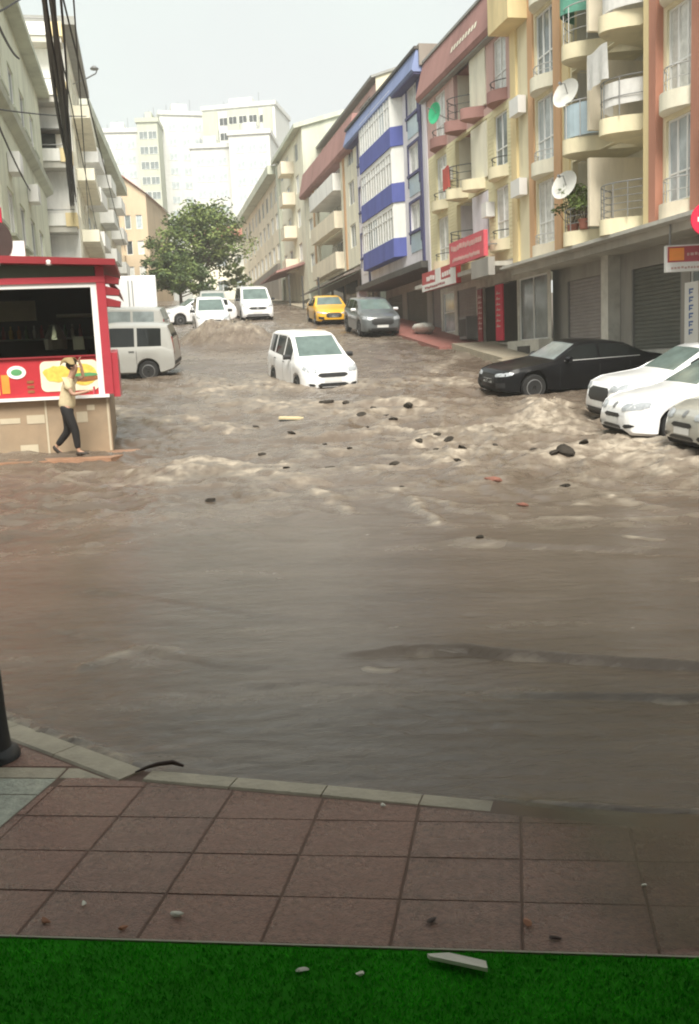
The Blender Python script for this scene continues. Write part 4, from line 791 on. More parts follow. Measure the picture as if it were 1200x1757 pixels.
MINI = dict(L=4.4, W=1.80, wr=.325, wheels=(.86,3.55), top=[(0,.6),(.05,.78),(.15,.88),(.4,.95),(.95,1.08),(1.1,1.13),(1.75,1.68),(1.95,1.78),(2.5,1.82),(3.9,1.79),(4.2,1.75),(4.33,1.4),(4.38,1.0),(4.4,.7)],
    belt=[(0,.55),(.15,.8),(.4,.88),(1.1,1.05),(4.0,1.08),(4.4,.95)], bot=[(0,.36),(.1,.26),(.4,.23),(4.0,.25),(4.35,.36),(4.4,.45)], wid=W_(4.4, .74, .9), screen=(1.14,1.76), rear=(4.2,4.34), side=[(1.4,2.1),(2.2,3.15),(3.24,4.0)], doors=(1.35,2.15,3.2), tumble=.17,
    bits=lamps(.9,.7,.9,.5,.85)+[('grille','front',((-.45,.6),(.45,.6),(.48,.72),(-.48,.72)),'black_plastic',8,2),PL(.48)]+tails(4.4,.85,1.4,.60,.72)+[('bumper_trim','rear',((-.8,.5),(.8,.5),(.8,.62),(-.8,.62)),'black_plastic',8,2)])
TRANS = dict(L=4.9, W=1.90, wr=.34, wheels=(.92,3.95), top=[(0,.75),(.04,.95),(.12,1.05),(.35,1.12),(.7,1.2),(.85,1.26),(1.6,1.86),(1.8,1.94),(2.4,1.97),(4.5,1.95),(4.75,1.9),(4.85,1.4),(4.9,.8)],
    belt=[(0,.6),(.12,.92),(.35,1.0),(.9,1.18),(4.5,1.2),(4.9,1.0)], bot=[(0,.38),(.1,.27),(.4,.25),(4.6,.28),(4.85,.4),(4.9,.5)], wid=W_(4.9, .78, .92), screen=(.88,1.61), rear=(4.72,4.86), side=[(1.2,2.0),(2.15,3.3),(3.4,4.5)], doors=(1.15,2.08,3.35), tumble=.14,
    bits=lamps(.95,.86,1.06,.52,.88)+[('grille','front',((-.5,.74),(.5,.74),(.52,.88),(-.52,.88)),'black_plastic',8,3),PL(.52),('grille','front',((-.7,.36),(.7,.36),(.7,.48),(-.7,.48)),'black_plastic',8,2),('badge','front',((-.07,.76),(.07,.76),(.07,.88),(-.07,.88)),'metal_light',4,4)]+tails(4.9,1.0,1.6,.7,.86))
SEDAN = dict(L=4.86, W=1.85, wr=.335, wheels=(.90,3.82), top=[(0,.55),(.04,.68),(.14,.76),(.5,.85),(1.3,.97),(1.5,1.0),(2.15,1.38),(2.35,1.43),(2.7,1.45),(3.3,1.42),(3.6,1.36),(4.25,1.08),(4.6,1.05),(4.78,1.0),(4.84,.8),(4.86,.65)],
    belt=[(0,.5),(.14,.68),(.5,.78),(1.5,.92),(3.6,1.0),(4.3,1.0),(4.7,.96),(4.86,.75)], bot=[(0,.32),(.1,.22),(.4,.2),(4.5,.22),(4.8,.34),(4.86,.42)], wid=W_(4.86, .70, .80), screen=(1.53,2.17), rear=(3.6,4.24), side=[(1.85,2.72),(2.80,3.62),(3.66,3.98)], doors=(1.62,2.76,3.64), tumble=.42, handle='car_black', mirror='car_black',
    bits=lamps(.92,.60,.71,.40,.86)+[('grille','front',((-.42,.42),(.42,.42),(.40,.66),(-.40,.66)),'black_plastic',8,4),PL(.44),('window_trim','left',((1.75,.965),(3.95,1.02),(3.95,1.035),(1.75,.98)),'metal_light',14,1),('window_trim','right',((1.75,.965),(3.95,1.02),(3.95,1.035),(1.75,.98)),'metal_light',14,1)]+[('side_intake','front',((s_*.52,.32),(s_*.8,.36),(s_*.8,.48),(s_*.52,.46)),'black_plastic',4,3) for s_ in (1,-1)]+tails(4.86,.75,.92,.35,.8))
HATCH = dict(L=4.25, W=1.78, wr=.315, wheels=(.86,3.42), top=[(0,.55),(.04,.69),(.13,.78),(.4,.88),(1.05,1.0),(1.2,1.04),(1.85,1.41),(2.05,1.47),(2.5,1.49),(3.4,1.44),(3.7,1.38),(4.08,1.05),(4.2,.9),(4.25,.65)],
    belt=[(0,.5),(.13,.70),(.4,.80),(1.2,.93),(3.8,1.02),(4.25,.8)], bot=[(0,.32),(.1,.22),(.4,.2),(3.9,.22),(4.2,.34),(4.25,.42)], wid=W_(4.25, .66, .84), screen=(1.24,1.87), rear=(3.68,4.07), side=[(1.55,2.35),(2.43,3.2),(3.28,3.7)], doors=(1.45,2.39,3.24), tumble=.33, mirror='car_white',
    bits=lamps(.89,.62,.77,.36,.84)+[('grille','front',((-.34,.5),(.34,.5),(.36,.58),(-.36,.58)),'black_plastic',8,2),('grille','front',((-.4,.3),(.4,.3),(.44,.38),(-.44,.38)),'black_plastic',8,2),('badge','front',((-.06,.66),(.06,.66),(.06,.76),(-.06,.76)),'metal_grey',4,4),PL(.40)]+[('fog_lamp','front',((s_*.5,.33),(s_*.74,.36),(s_*.72,.42),(s_*.5,.40)),'black_plastic',4,2) for s_ in (1,-1)]+tails(4.25,.8,1.0,.5,.8))
SUV = dict(L=4.45, W=1.84, wr=.35, wheels=(.90,3.55), top=[(0,.68),(.04,.82),(.12,.93),(.4,1.03),(1.1,1.12),(1.25,1.16),(1.95,1.58),(2.15,1.63),(2.6,1.65),(3.6,1.61),(3.95,1.52),(4.3,1.15),(4.4,.95),(4.45,.7)],
    belt=[(0,.58),(.12,.82),(.4,.92),(1.25,1.05),(4.0,1.14),(4.45,.9)], bot=[(0,.36),(.1,.25),(.4,.23),(4.1,.25),(4.4,.38),(4.45,.48)], wid=W_(4.45, .70, .86), screen=(1.29,1.97), rear=(3.93,4.29), side=[(1.6,2.45),(2.53,3.35),(3.43,3.85)], doors=(1.5,2.49,3.39), tumble=.30, mirror='car_white',
    bits=lamps(.92,.76,.93,.5,.88)+[('grille','front',((-.5,.56),(.5,.56),(.5,.84),(-.5,.84)),'black_plastic',8,4),('bumper_trim','front',((-.8,.30),(.8,.30),(.8,.42),(-.8,.42)),'black_plastic',10,2),PL(.45)]+tails(4.45,.9,1.2,.55,.85))

def ang(dx, dy): return math.atan2(dy, dx)
DOWN = ang(-DX, -DY)
car('van', 'white passenger van driving down through the flood, front wheels awash', 'van', COMBI, 'car_white', (-.30,27.6), ang(.33,-.94), sink=.27)
car('van', 'silver minivan seen side on next to the kiosk', 'van', MINI, 'car_silver', (-9.85,32.2), ang(-1,-.03), sink=.12)
car('minibus', 'pale silver minibus standing behind the silver minivan', 'minibus', MINI, 'car_silver', (-10.85,36.6), ang(-1,-.02), sink=-.15, glass='glass_mid')
car('car', 'dark grey sport utility car parked on the footway below the blue block', 'car', SUV, 'car_grey', (1.85,43.6), ang(.2,-.97), sink=-.02)
car('car', 'yellow taxi half hidden behind the dark grey car', 'car', SEDAN, 'car_taxi', (-.35,51.2), ang(.15,-.98), sink=0)
car('car', 'black saloon parked with its nose to the torrent', 'car', SEDAN, 'car_black', (3.78,25.55), ang(-.965,-.26), sink=.12, ws='glass_mid')
car('car', 'white sport utility car between the black saloon and the white hatchback', 'car', SUV, 'car_white', (5.22,20.0), ang(-.99,-.13), sink=.10)
car('car', 'white hatchback with round front wheel in the spray', 'car', HATCH, 'car_white', (4.78,17.3), ang(-.995,-.1), sink=.06)
car('car', 'beige grey car cut by the picture edge next to the white hatchback', 'car', HATCH, 'car_beige', (5.14,14.75), ang(-.995,-.1), sink=.02)
car('van', 'white van coming down the street, second in the far queue', 'van', COMBI, 'car_white', (-6.35,48.9), ang(.2,-.98), sink=.15)
car('van', 'white van facing down the hill below the far awnings', 'van', TRANS, 'car_white', (-4.75,56.6), ang(.2,-.98), sink=.1)
car('car', 'white hatchback turned sideways behind the far white vans', 'car', HATCH, 'car_white', (-10.0,54.5), ang(-.9,-.45), sink=.05)
car('van', 'silver van roof showing above the far white van', 'van', MINI, 'car_silver', (-7.2,56.0), ang(.15,-.98), sink=.1, detail=False)
# box lorry behind the minibus
p0 = Vector((-8.75,41.3)); tz_ = float(gz(toSR(-9,42)[0]))-.05
tr = empty('lorry', (p0.x,p0.y,tz_), ang(-DX,-DY), 'white box lorry standing behind the minibus', 'lorry')
mb = B(); pr = [(-4.6,.75),(0,.75),(0,2.85),(-.06,2.95),(-4.5,2.95),(-4.6,2.85)]
mb.add([(x,y,z) for y in (-1.05,1.05) for x,z in pr], [tuple(range(5,-1,-1)), tuple(range(6,12))]+[(k,(k+1)%6,(k+1)%6+6,k+6) for k in range(6)]); mb.obj('cargo_box', 'car_white', tr)
for x in (-4.55,-3.1,-1.6,-.1): [B().box(x,x+.05,y-.01,y+.01,.8,2.85).obj('box_rib', 'metal_light', tr) for y in (-1.062, 1.062)]
for y in (-1.0, .02): B().box(.004,.03,y,y+.98,.85,2.82).obj('rear_door', 'car_white', tr); B().box(.031,.05,y+(.9 if y < 0 else .04),y+(.94 if y < 0 else .08),.95,2.75).obj('lock_rod', 'metal_grey', tr)
mb = B(); pc = [(-6.3,.5),(-4.7,.5),(-4.7,2.35),(-5.4,2.35),(-6.1,1.5),(-6.3,1.3)]
mb.add([(x,y,z) for y in (-.98,.98) for x,z in pc], [tuple(range(5,-1,-1)), tuple(range(6,12))]+[(k,(k+1)%6,(k+1)%6+6,k+6) for k in range(6)]); cb = mb.obj('cab', 'car_white', tr)
B().box(-5.7,-4.95,-.995,-.981,1.45,2.1).obj('side_window', 'car_glass', cb); B().box(-4.6,0,-.9,.9,.5,.74).obj('chassis', 'under', tr)
for x in (-5.5,-1.1):
    for y, rz in ((-.85,0),(.85,PI)):
        w_ = empty('wheel', (x,y,.36), rz); w_.parent = tr
        for nm, me_ in zip(('tyre','rim','brake_disc'), wheel_meshes(.36)): link(nm, me_, w_)

# ------------------------------------------------------------------ kiosk (local origin at its right front foot, front faces the camera)
KX, KY, KZ = -4.45, 18.35, -1.44
k = empty('kiosk', (KX, KY, KZ), .19, 'red and white snack kiosk with pictured counter on the left corner', 'kiosk')
WK = 4.6; DK = 2.4
B().box(-WK,0,0,.12,0,1.03).obj('counter_front', 'counter_beige', k); B().box(-.12,0,.121,DK,0,1.03).obj('counter_side', 'counter_beige', k)
for x in (-.02,-1.15,-2.3): B().box(x-.035,x,-.012,-.001,.02,1.02).obj('panel_joint', 'sticker', k)
for x, z, w, hh in ((-1.52,.60,.32,.16),(-.62,.58,.20,.20),(-2.0,.62,.36,.10),(-1.68,.06,.32,.15),(-.42,.80,.14,.10)): B().box(x,x+w,-.008,-.002,z,z+hh).obj('sticker', 'sticker', k)
B().box(-WK,.02,-.16,.0,1.03,1.09).obj('ledge', 'white_paint', k)
pn_ = B().box(-WK,-.1,-.05,.05,1.09,1.80).obj('picture_panel', 'print_red', k)
def disc(cx, cz, rx, rz, y, m, name, n=20, par=None, wob=0):
    mb = B(); ps = [(cx+rx*math.cos(2*PI*i/n)*(1+wob*math.sin(5*i)), cz+rz*math.sin(2*PI*i/n)*(1+wob*math.cos(3*i))) for i in range(n)]
    mb.add([(x,y,z) for x,z in ps]+[(x,y+.01,z) for x,z in ps], [tuple(range(n))]+[(i,(i+1)%n,(i+1)%n+n,i+n) for i in range(n)]); return mb.obj(name, m, par or k)
def rrect(x0, x1, z0, z1, r, y, m, name, par):
    ps = []
    for cx, cz, a0 in ((x1-r,z0+r,-90),(x1-r,z1-r,0),(x0+r,z1-r,90),(x0+r,z0+r,180)): ps += [(cx+r*math.cos(math.radians(a0+18*i)), cz+r*math.sin(math.radians(a0+18*i))) for i in range(6)]
    n = len(ps); mb = B().add([(x,y,z) for x,z in ps]+[(x,y+.01,z) for x,z in ps], [tuple(range(n))]+[(i,(i+1)%n,(i+1)%n+n,i+n) for i in range(n)]); return mb.obj(name, m, par)
rrect(-1.20,-.16,1.18,1.74,.10,-.062,'print_cream','food_picture',pn_)
disc(-.42,1.47,.24,.20,-.068,'print_yellow','burger_bun',par=pn_); disc(-.40,1.41,.245,.07,-.073,'print_brown','burger_patty',par=pn_,wob=.05); disc(-.40,1.47,.25,.035,-.077,'print_green','burger_leaf',par=pn_,wob=.08)
disc(-.88,1.50,.27,.15,-.068,'print_yellow','chips_heap',par=pn_,wob=.10); disc(-1.62,1.56,.17,.12,-.062,'white_paint','round_emblem',par=pn_); disc(-1.62,1.56,.10,.06,-.067,'print_green','emblem_centre',par=pn_)
for x, z, w, hh, m in ((-1.9,1.18,.14,.34,'print_orange'),(-2.06,1.16,.12,.26,'print_yellow'),(-1.45,1.17,.12,.05,'print_brown'),(-1.45,1.26,.12,.05,'print_brown'),(-1.45,1.35,.12,.05,'print_brown'),(-2.6,1.3,.3,.3,'print_cream')): B().box(x,x+w,-.06,-.052,z,z+hh).obj('menu_print', m, pn_)
# window frame, glass, inside
B().box(-.17,-.06,-.09,.06,1.09,3.14).obj('white_post', 'white_paint', k); B().box(-WK,-.17,-.09,.06,3.06,3.14).obj('white_head', 'white_paint', k); B().box(-WK,-.17,-.10,.02,1.80,1.83).obj('red_sill', 'red_deep', k)
B().box(-.06,.10,-.12,.08,1.09,3.2).obj('red_post', 'red_paint', k); B().box(-WK,.10,-.13,.08,3.14,3.25).obj('red_head', 'red_paint', k); B().box(-WK,-.08,-.06,.02,3.25,3.50).obj('transom', 'dark_green_panel', k)
B().box(-.06,.09,-.10,.06,3.25,3.5).obj('red_post_top', 'red_paint', k)
B().quad((-WK,.02,1.83),(-.17,.02,1.83),(-.17,.02,3.06),(-WK,.02,3.06)).obj('window_glass', 'kiosk_glass', k) if mat('kiosk_glass', (.06,.065,.045), rough=.0, trans=1, spec=.3) else None
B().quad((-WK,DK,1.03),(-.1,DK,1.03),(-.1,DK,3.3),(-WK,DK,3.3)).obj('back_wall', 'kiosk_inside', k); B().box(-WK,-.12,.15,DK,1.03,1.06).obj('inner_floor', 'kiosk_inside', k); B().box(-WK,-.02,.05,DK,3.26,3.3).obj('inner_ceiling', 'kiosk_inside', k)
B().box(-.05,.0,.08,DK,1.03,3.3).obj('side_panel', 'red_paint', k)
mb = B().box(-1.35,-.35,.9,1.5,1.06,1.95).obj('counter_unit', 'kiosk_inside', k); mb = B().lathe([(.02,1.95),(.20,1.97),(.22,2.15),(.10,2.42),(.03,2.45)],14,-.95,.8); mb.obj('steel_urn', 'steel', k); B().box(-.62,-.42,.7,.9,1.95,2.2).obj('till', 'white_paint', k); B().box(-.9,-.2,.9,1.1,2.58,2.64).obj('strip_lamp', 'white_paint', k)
B().box(-2.6,-.3,1.9,2.2,2.2,2.23).obj('shelf', 'steel', k)
for i in range(14): B().lathe([(.035,0),(.04,.01),(.04,.16),(.014,.2),(.014,.26),(.001,.26)],8).obj('bottle', ('print_orange','print_green','white_paint','print_red','print_yellow')[i % 5], k, (-2.5+.15*i,2.02+.05*(i%2),2.23), smooth=40)
B().box(-2.3,-1.4,2.2,2.24,2.6,3.0).obj('menu_board', 'print_cream', k); B().box(-2.6,-1.3,1.2,1.7,1.06,1.75).obj('fridge', 'steel', k)
# roof: sloping red board with small lamps, scalloped red valance down the right side
B().add([(-WK,-.35,3.62),(.32,-.35,3.42),(.32,DK,3.42),(-WK,DK,3.62),(-WK,-.35,3.78),(.32,-.35,3.53),(.32,DK,3.53),(-WK,DK,3.78)],[(0,3,2,1),(4,5,6,7),(0,1,5,4),(1,2,6,5),(2,3,7,6),(3,0,4,7)]).obj('roof', 'red_deep', k)
for x in (-1.75,-.85): B().lathe([(.02,3.44),(.06,3.46),(.07,3.52),(.03,3.56)],10,x,-.3).obj('spot_lamp', 'white_paint', k)
for i in range(4): B().add([(.10,.1+.55*i,3.3),(.10,.65+.55*i,3.3),(.34,.62+.55*i,3.02),(.36,.37+.55*i,2.92-.0),(.34,.12+.55*i,3.02),(.10,.1+.55*i,3.24),(.10,.65+.55*i,3.24)],[(0,1,2,3,4),(5,4,3,2,6),(0,4,5),(1,6,2)]).obj('valance_scallop', 'red_paint', k)
for i in range(3): B().add([(.10,-.1+.0*i,3.28-.21*i),(.36,-.14,3.20-.21*i),(.34,-.14,3.10-.21*i),(.10,-.1,3.12-.21*i),(.10,.1,3.28-.21*i),(.36,.12,3.20-.21*i),(.34,.12,3.10-.21*i),(.10,.1,3.12-.21*i)],[(0,1,2,3),(4,7,6,5),(0,4,5,1),(1,5,6,2),(2,6,7,3)]).obj('awning_fin', 'red_deep', k)
mb = B().ext([(-.05,1.03),(-.05,1.85),(.35,1.92),(.8,1.7),(.9,1.03)],.10,.22); mb.obj('side_bin', 'red_paint', k)
B().box(-2.9,-1.66,.2,.3,3.60,4.55).obj('roof_sign', 'crimson', k); disc(-1.72,3.95,.22,.34,.18,'litter_dark','sign_emblem'); B().box(-1.62,-1.30,.2,.28,3.6,3.95).obj('sign_panel', 'white_paint', k)

# ------------------------------------------------------------------ the walking person
def skin_mesh(name, verts, edges, radii, m, sub=2, root=0):
    me_ = bpy.data.meshes.new(name); me_.from_pydata(verts, edges, []); o = bpy.data.objects.new(name, me_); COL.objects.link(o)
    md = o.modifiers.new('s', 'SKIN'); md.use_smooth_shade = True
    for i, rd in enumerate(radii): me_.skin_vertices[0].data[i].radius = (rd, rd) if not isinstance(rd, tuple) else rd
    me_.skin_vertices[0].data[root].use_root = True
    sb = o.modifiers.new('b', 'SUBSURF'); sb.levels = sub; sb.render_levels = sub
    dg = bpy.context.evaluated_depsgraph_get(); nm = bpy.data.meshes.new_from_object(o.evaluated_get(dg)); nm.name = name; nm.materials.clear(); nm.materials.append(MAT(m)); nm.shade_smooth()
    bpy.data.objects.remove(o); return nm
PX, PY, PZ = -5.02, 17.55, -1.44           # x forward along +X, y: -y is the side near the camera
pe = empty('person', (PX,PY,PZ), 0, 'person in cream top and black trousers striding past the kiosk, shielding head', 'person')
# joints (x, y, z)
pel=(-.02,0,.86); wst=(.0,0,1.02); che=(.04,0,1.24); nck=(.10,0,1.42); hd0=(.15,0,1.50); hd1=(.185,0,1.60); hd2=(.175,0,1.685)
hl=(.0,-.09,.82); kl=(.13,-.09,.47); al=(.16,-.09,.09); tl=(.33,-.10,.03)          # near leg, forward
hr=(-.03,.09,.82); kr=(-.05,.09,.46); ar=(-.31,.09,.17); tr_=(-.19,.09,.05)        # far leg, pushing off
shl=(.05,-.17,1.37); ell=(.17,-.21,1.12); wrl=(.40,-.16,1.16); hnl=(.46,-.15,1.18)
shr=(.06,.17,1.38); elr=(.28,.20,1.42); wrr=(.27,.13,1.64); hnr=(.25,.10,1.71)
bv=[pel,wst,che,nck,hd0,hd1,hd2,hl,kl,al,tl,hr,kr,ar,tr_,shl,ell,wrl,hnl,shr,elr,wrr,hnr]
be=[(0,1),(1,2),(2,3),(3,4),(4,5),(5,6),(0,7),(7,8),(8,9),(9,10),(0,11),(11,12),(12,13),(13,14),(2,15),(15,16),(16,17),(17,18),(2,19),(19,20),(20,21),(21,22)]
br=[(.10,.13),(.09,.11),(.10,.13),.050,.066,.082,.062,.075,.052,.036,.028,.075,.052,.036,.028,.05,.036,.027,.030,.05,.036,.027,.030]
def fingers(h, d, up, side):              # five short chains rooted in the palm
    vs, es, rs = [], [], []; h = Vector(h); d = Vector(d).normalized(); up = Vector(up).normalized(); sd_ = d.cross(up).normalized()
    for i, (off, ln) in enumerate(((-.027,.060),(-.009,.070),(.009,.066),(.027,.052),(.034*side,.045))):
        a = h+sd_*off*.9+d*(.02 if i < 4 else -.02); dd = d if i < 4 else (d*.5+sd_*side*.8+up*.2).normalized()
        b = a+dd*ln*.55; c = b+(dd*.6-up*.8).normalized()*ln*.5; o = len(vs); vs += [tuple(a-dd*.02), tuple(a), tuple(b), tuple(c)]; es += [(o,o+1),(o+1,o+2),(o+2,o+3)]; rs += [.010,.0095,.009,.008]
    return vs, es, rs
me_b = skin_mesh('body', bv, be, br, 'skin'); bmx = bmesh.new(); bmx.from_mesh(me_b)
for (h_, d_, u_, sd_) in ((hnl,(.9,.1,.15),(0,-.3,1),1),(hnr,(.3,-.2,1),(-1,0,0),-1)):
    v_, e_, r_2 = fingers(h_, d_, u_, sd_); off = 0
    for q in range(5):
        m2 = skin_mesh('finger', v_[4*q:4*q+4], [(0,1),(1,2),(2,3)], r_2[4*q:4*q+4], 'skin', 1); bmx.from_mesh(m2)
bmx.to_mesh(me_b); bmx.free(); me_b.shade_smooth(); body = link('body', me_b, pe)
# face details
fc = MB(); fc.add([(.275,-.018,1.585),(.275,.018,1.585),(.305,0,1.575),(.27,0,1.625)],[(0,1,2),(0,2,3),(1,3,2)]); fc.obj('nose', 'skin', pe)
for s_ in (-1, 1): B().lathe([(.002,-.012),(.014,-.008),(.016,0),(.014,.008),(.002,.012)],8).obj('eye','white_paint',pe,(.262,s_*.035,1.615)); B().lathe([(.004,-.01),(.028,-.006),(.03,.004),(.01,.01)],8).obj('ear','skin',pe,(.165,s_*.093,1.60))
B().box(.262,.274,-.022,.022,1.543,1.551).obj('mouth','cloth_red',pe)
link('shirt', skin_mesh('shirt', [(-.02,0,.84),(.0,0,1.0),(.04,0,1.24),(.09,0,1.39),(.05,-.16,1.365),(.13,-.20,1.20),(.06,.16,1.375),(.18,.185,1.405)], [(0,1),(1,2),(2,3),(2,4),(4,5),(2,6),(6,7)], [(.15,.175),(.135,.16),(.135,.165),.075,.08,.062,.08,.062], 'shirt'), pe)
link('trousers', skin_mesh('trousers', [(-.01,0,.95),(-.02,0,.82),hl,kl,(.15,-.09,.13),hr,kr,(-.28,.09,.20)], [(0,1),(1,2),(2,3),(3,4),(1,5),(5,6),(6,7)], [(.14,.165),(.145,.17),.11,.08,.056,.11,.08,.056], 'trousers'), pe)
link('shoe', skin_mesh('shoe', [(.10,-.09,.055),(.19,-.09,.055),(.28,-.095,.045),(.35,-.10,.035)], [(0,1),(1,2),(2,3)], [(.05,.045),(.052,.05),(.047,.042),(.036,.03)], 'shoe', 1), pe); link('shoe', skin_mesh('shoe', [(-.35,.09,.21),(-.30,.09,.13),(-.24,.09,.075),(-.18,.09,.05)], [(0,1),(1,2),(2,3)], [(.05,.045),(.052,.05),(.047,.042),(.036,.03)], 'shoe', 1), pe)
link('hair', skin_mesh('hair', [(.06,0,1.58),(.13,0,1.645),(.18,0,1.685),(.235,0,1.675)], [(0,1),(1,2),(2,3)], [(.085,.09),(.105,.10),(.088,.085),(.05,.05)], 'hair', 2), pe)
mb = MB(); nu, nv = 20, 10
for a_i in range(nu+1):
    for b_i in range(nv+1):
        a = math.radians(-125+250*a_i/nu)+math.pi; v_ = b_i/nv; rad = .02+.125*math.sin(min(v_*2.1, 1.35))+.05*max(0, v_-.55); f_ = 1+.10*math.sin(3*a+4*v_)+.06*math.sin(7*a)*v_
        mb.v.append((.13+rad*f_*math.cos(a)*1.1, rad*f_*math.sin(a), 1.785-.02*v_-.13*max(0, v_-.30)**1.1*(1+.35*math.sin(4*a))))
mb.f = [(x*(nv+1)+y, x*(nv+1)+y+1, (x+1)*(nv+1)+y+1, (x+1)*(nv+1)+y) for x in range(nu) for y in range(nv)]
dr = mb.obj('cloth', 'mustard', None, (PX,PY,PZ), smooth=70); sol = dr.modifiers.new('thickness', 'SOLIDIFY'); sol.thickness = .012
tag(dr, 'mustard yellow cloth pulled over the head of the walking person', 'cloth')
tag(B().box(-.01,.01,-.04,.04,-.07,.07).obj('phone', 'pink_red', None, (PX+.545,PY-.145,PZ+1.18)), 'small pinkish phone in the hand of the walking person', 'phone')

# ------------------------------------------------------------------ trees and plants
def leaf_cloud(mb, c, R, n, size, sq=.8):
    for _ in range(n):
        d = Vector((random.gauss(0,1), random.gauss(0,1), random.gauss(0,1))).normalized()*R*random.random()**.45; d.z *= sq
        p_ = c+d; a = Vector((random.gauss(0,1), random.gauss(0,1), random.gauss(0,.6))).normalized(); b = a.cross(Vector((random.gauss(0,1), random.gauss(0,1), random.gauss(0,1)))).normalized(); q = size*random.uniform(.6,1.3)
        mb.add([p_-a*q, p_+b*q*.45, p_+a*q, p_-b*q*.45], [(0,1,2,3)])
def tree(name, label, base, H, R, mats, nl=46, per=150, size=.16, lean=(0,0)):
    t_ = empty(name, base, 0, label, 'tree'); tk = B(); top = Vector((lean[0], lean[1], H*.8)); tk.tube([(0,0,-.4),(lean[0]*.2,lean[1]*.2,H*.25),(lean[0]*.6,lean[1]*.6,H*.5),tuple(top)], [R*.055,R*.045,R*.032,R*.01], 8)
    tips = []
    for i in range(nl):
        a = i*2.4+random.uniform(-.3,.3); u = (i+.5)/nl; z0 = H*(.28+.48*u); rad = R*(1.0-.55*max(0,u-.35)/.65)*random.uniform(.55,1.05); tip = Vector((lean[0]*u+rad*math.cos(a), lean[1]*u+rad*math.sin(a), z0+H*random.uniform(.04,.20)))
        b0 = Vector((lean[0]*u*.6, lean[1]*u*.6, z0)); mid = b0.lerp(tip, .5)+Vector((0,0,R*.06)); tk.tube([b0, mid, tip], [R*.018,R*.012,R*.005], 5); tips += [tip, b0.lerp(tip,.65)+Vector((0,0,R*.05))]
    tk.obj('trunk', 'bark', t_, smooth=50)
    for q, m in enumerate(mats):
        mb = B()
        for i, c in enumerate(tips):
            if i % len(mats) == q: leaf_cloud(mb, c, R*random.uniform(.15,.30), per, size, .7)
        mb.obj('crown', m, t_)
    return t_
tree('street_tree', 'spreading green tree in the middle of the street end', (-10.6,75,4.6), 8.2, 4.1, ['leaf_a','leaf_b','leaf_c'], 56, 95, .15, (.6,0))
tree('bushy_tree', 'dense round tree below the spreading street tree', (-11.3,70,3.9), 4.6, 2.5, ['leaf_c','leaf_a'], 34, 110, .13)
tree('small_tree', 'small pale tree beside the far white van', (-8.1,78,5.0), 3.4, 1.2, ['leaf_b'], 16, 60, .11)
def potted(label, s, r, z, H, R, n=10):
    p_ = sr(s, r, z); t_ = empty('potted_plant', p_, 0, label, 'plant'); B().lathe([(.10,0),(.14,.02),(.17,.26),(.18,.28),(.14,.28)],12).obj('pot', 'roof_tile', t_, smooth=40); mb = B(); st = B()
    for i in range(n):
        a = i*2.4; tip = Vector((R*math.cos(a)*random.uniform(.3,1), R*math.sin(a)*random.uniform(.3,1), .28+H*random.uniform(.4,1))); st.tube([(0,0,.2), tip*.6, tip], .008, 4); leaf_cloud(mb, tip, R*.45, 45, .06)
    st.obj('stems', 'bark', t_); mb.obj('foliage', 'leaf_a', t_)
potted('leafy potted plant on the lowest bowed balcony, its corner by the pilaster', 26.3, 12.25, 3.37, 1.0, .45, 14); potted('leafy potted plant on the lowest bowed balcony, next to the pink partition', 25.35, 12.15, 3.37, .8, .42, 12)

# ------------------------------------------------------------------ things on the right-hand houses
def dish(label, s, r, z, R=.42, m='dish', face=(-.75,-.6,.35)):
    p_ = sr(s, r, z); t_ = empty('satellite_dish', p_, 0, label, 'satellite dish'); q = Vector(face).normalized().to_track_quat('Z','Y').to_euler()
    mb = B().lathe([(.01,0),(R*.5,R*.07),(R*.85,R*.2),(R,R*.28),(R*.99,R*.30),(R*.84,R*.23),(R*.5,R*.10),(.01,.03)],20); o = mb.obj('reflector', m, t_, smooth=50); o.rotation_euler = q
    a = B().tube([(0,0,0),(.0,R*.5,R*.55),(0,R*.3,R*.95)],.015,5).tube([(0,R*.3,R*.85),(0,R*.3,R*1.05)],.04,8).obj('feed_arm', 'metal_grey', t_); a.rotation_euler = q
    nb = -Vector(face).normalized()*.0; b = sr(s, r+.45, z-.2)-p_; B().tube([(0,0,0),(b.x*.5,b.y*.5,-.1),tuple(b)],.02,6).obj('wall_bracket', 'metal_grey', t_)
dish('white satellite dish under the balcony with the green sun blind', 26.0, 12.0, 7.05); dish('white satellite dish under the balcony with the blue panel', 26.15, 12.0, 4.65)
dish('green dish hanging on the top balcony of the rose block', 37.2, 11.75, 9.35, .40, 'cloth_green', (-.9,-.5,.1))
def cloth(label, s0, s1, r, z0, z1, m, name='cloth', cat='cloth'):
    mb = B(); n, k2 = 8, 5; vs = []
    for i in range(n+1):
        for j in range(k2+1):
            q = sr(s0+(s1-s0)*i/n, r+.05*math.sin(i*1.7)*(j/k2), z1+(z0-z1)*j/k2-.03*math.sin(i*.8)); vs.append(tuple(q))
    o_ = Vector(vs[0]); mb.add([tuple(Vector(q)-o_) for q in vs], [(i*(k2+1)+j, i*(k2+1)+j+1, (i+1)*(k2+1)+j+1, (i+1)*(k2+1)+j) for i in range(n) for j in range(k2)])
    tag(mb.obj(name, m, None, o_, smooth=60), label, cat)
cloth('red cloth hung over the middle balcony rail of the rose block', 37.0, 36.2, 11.85, 6.45, 7.25, 'cloth_red'); cloth('white washing hung on the second bowed balcony', 24.3, 23.2, 11.75, 6.7, 7.55, 'cloth_white')
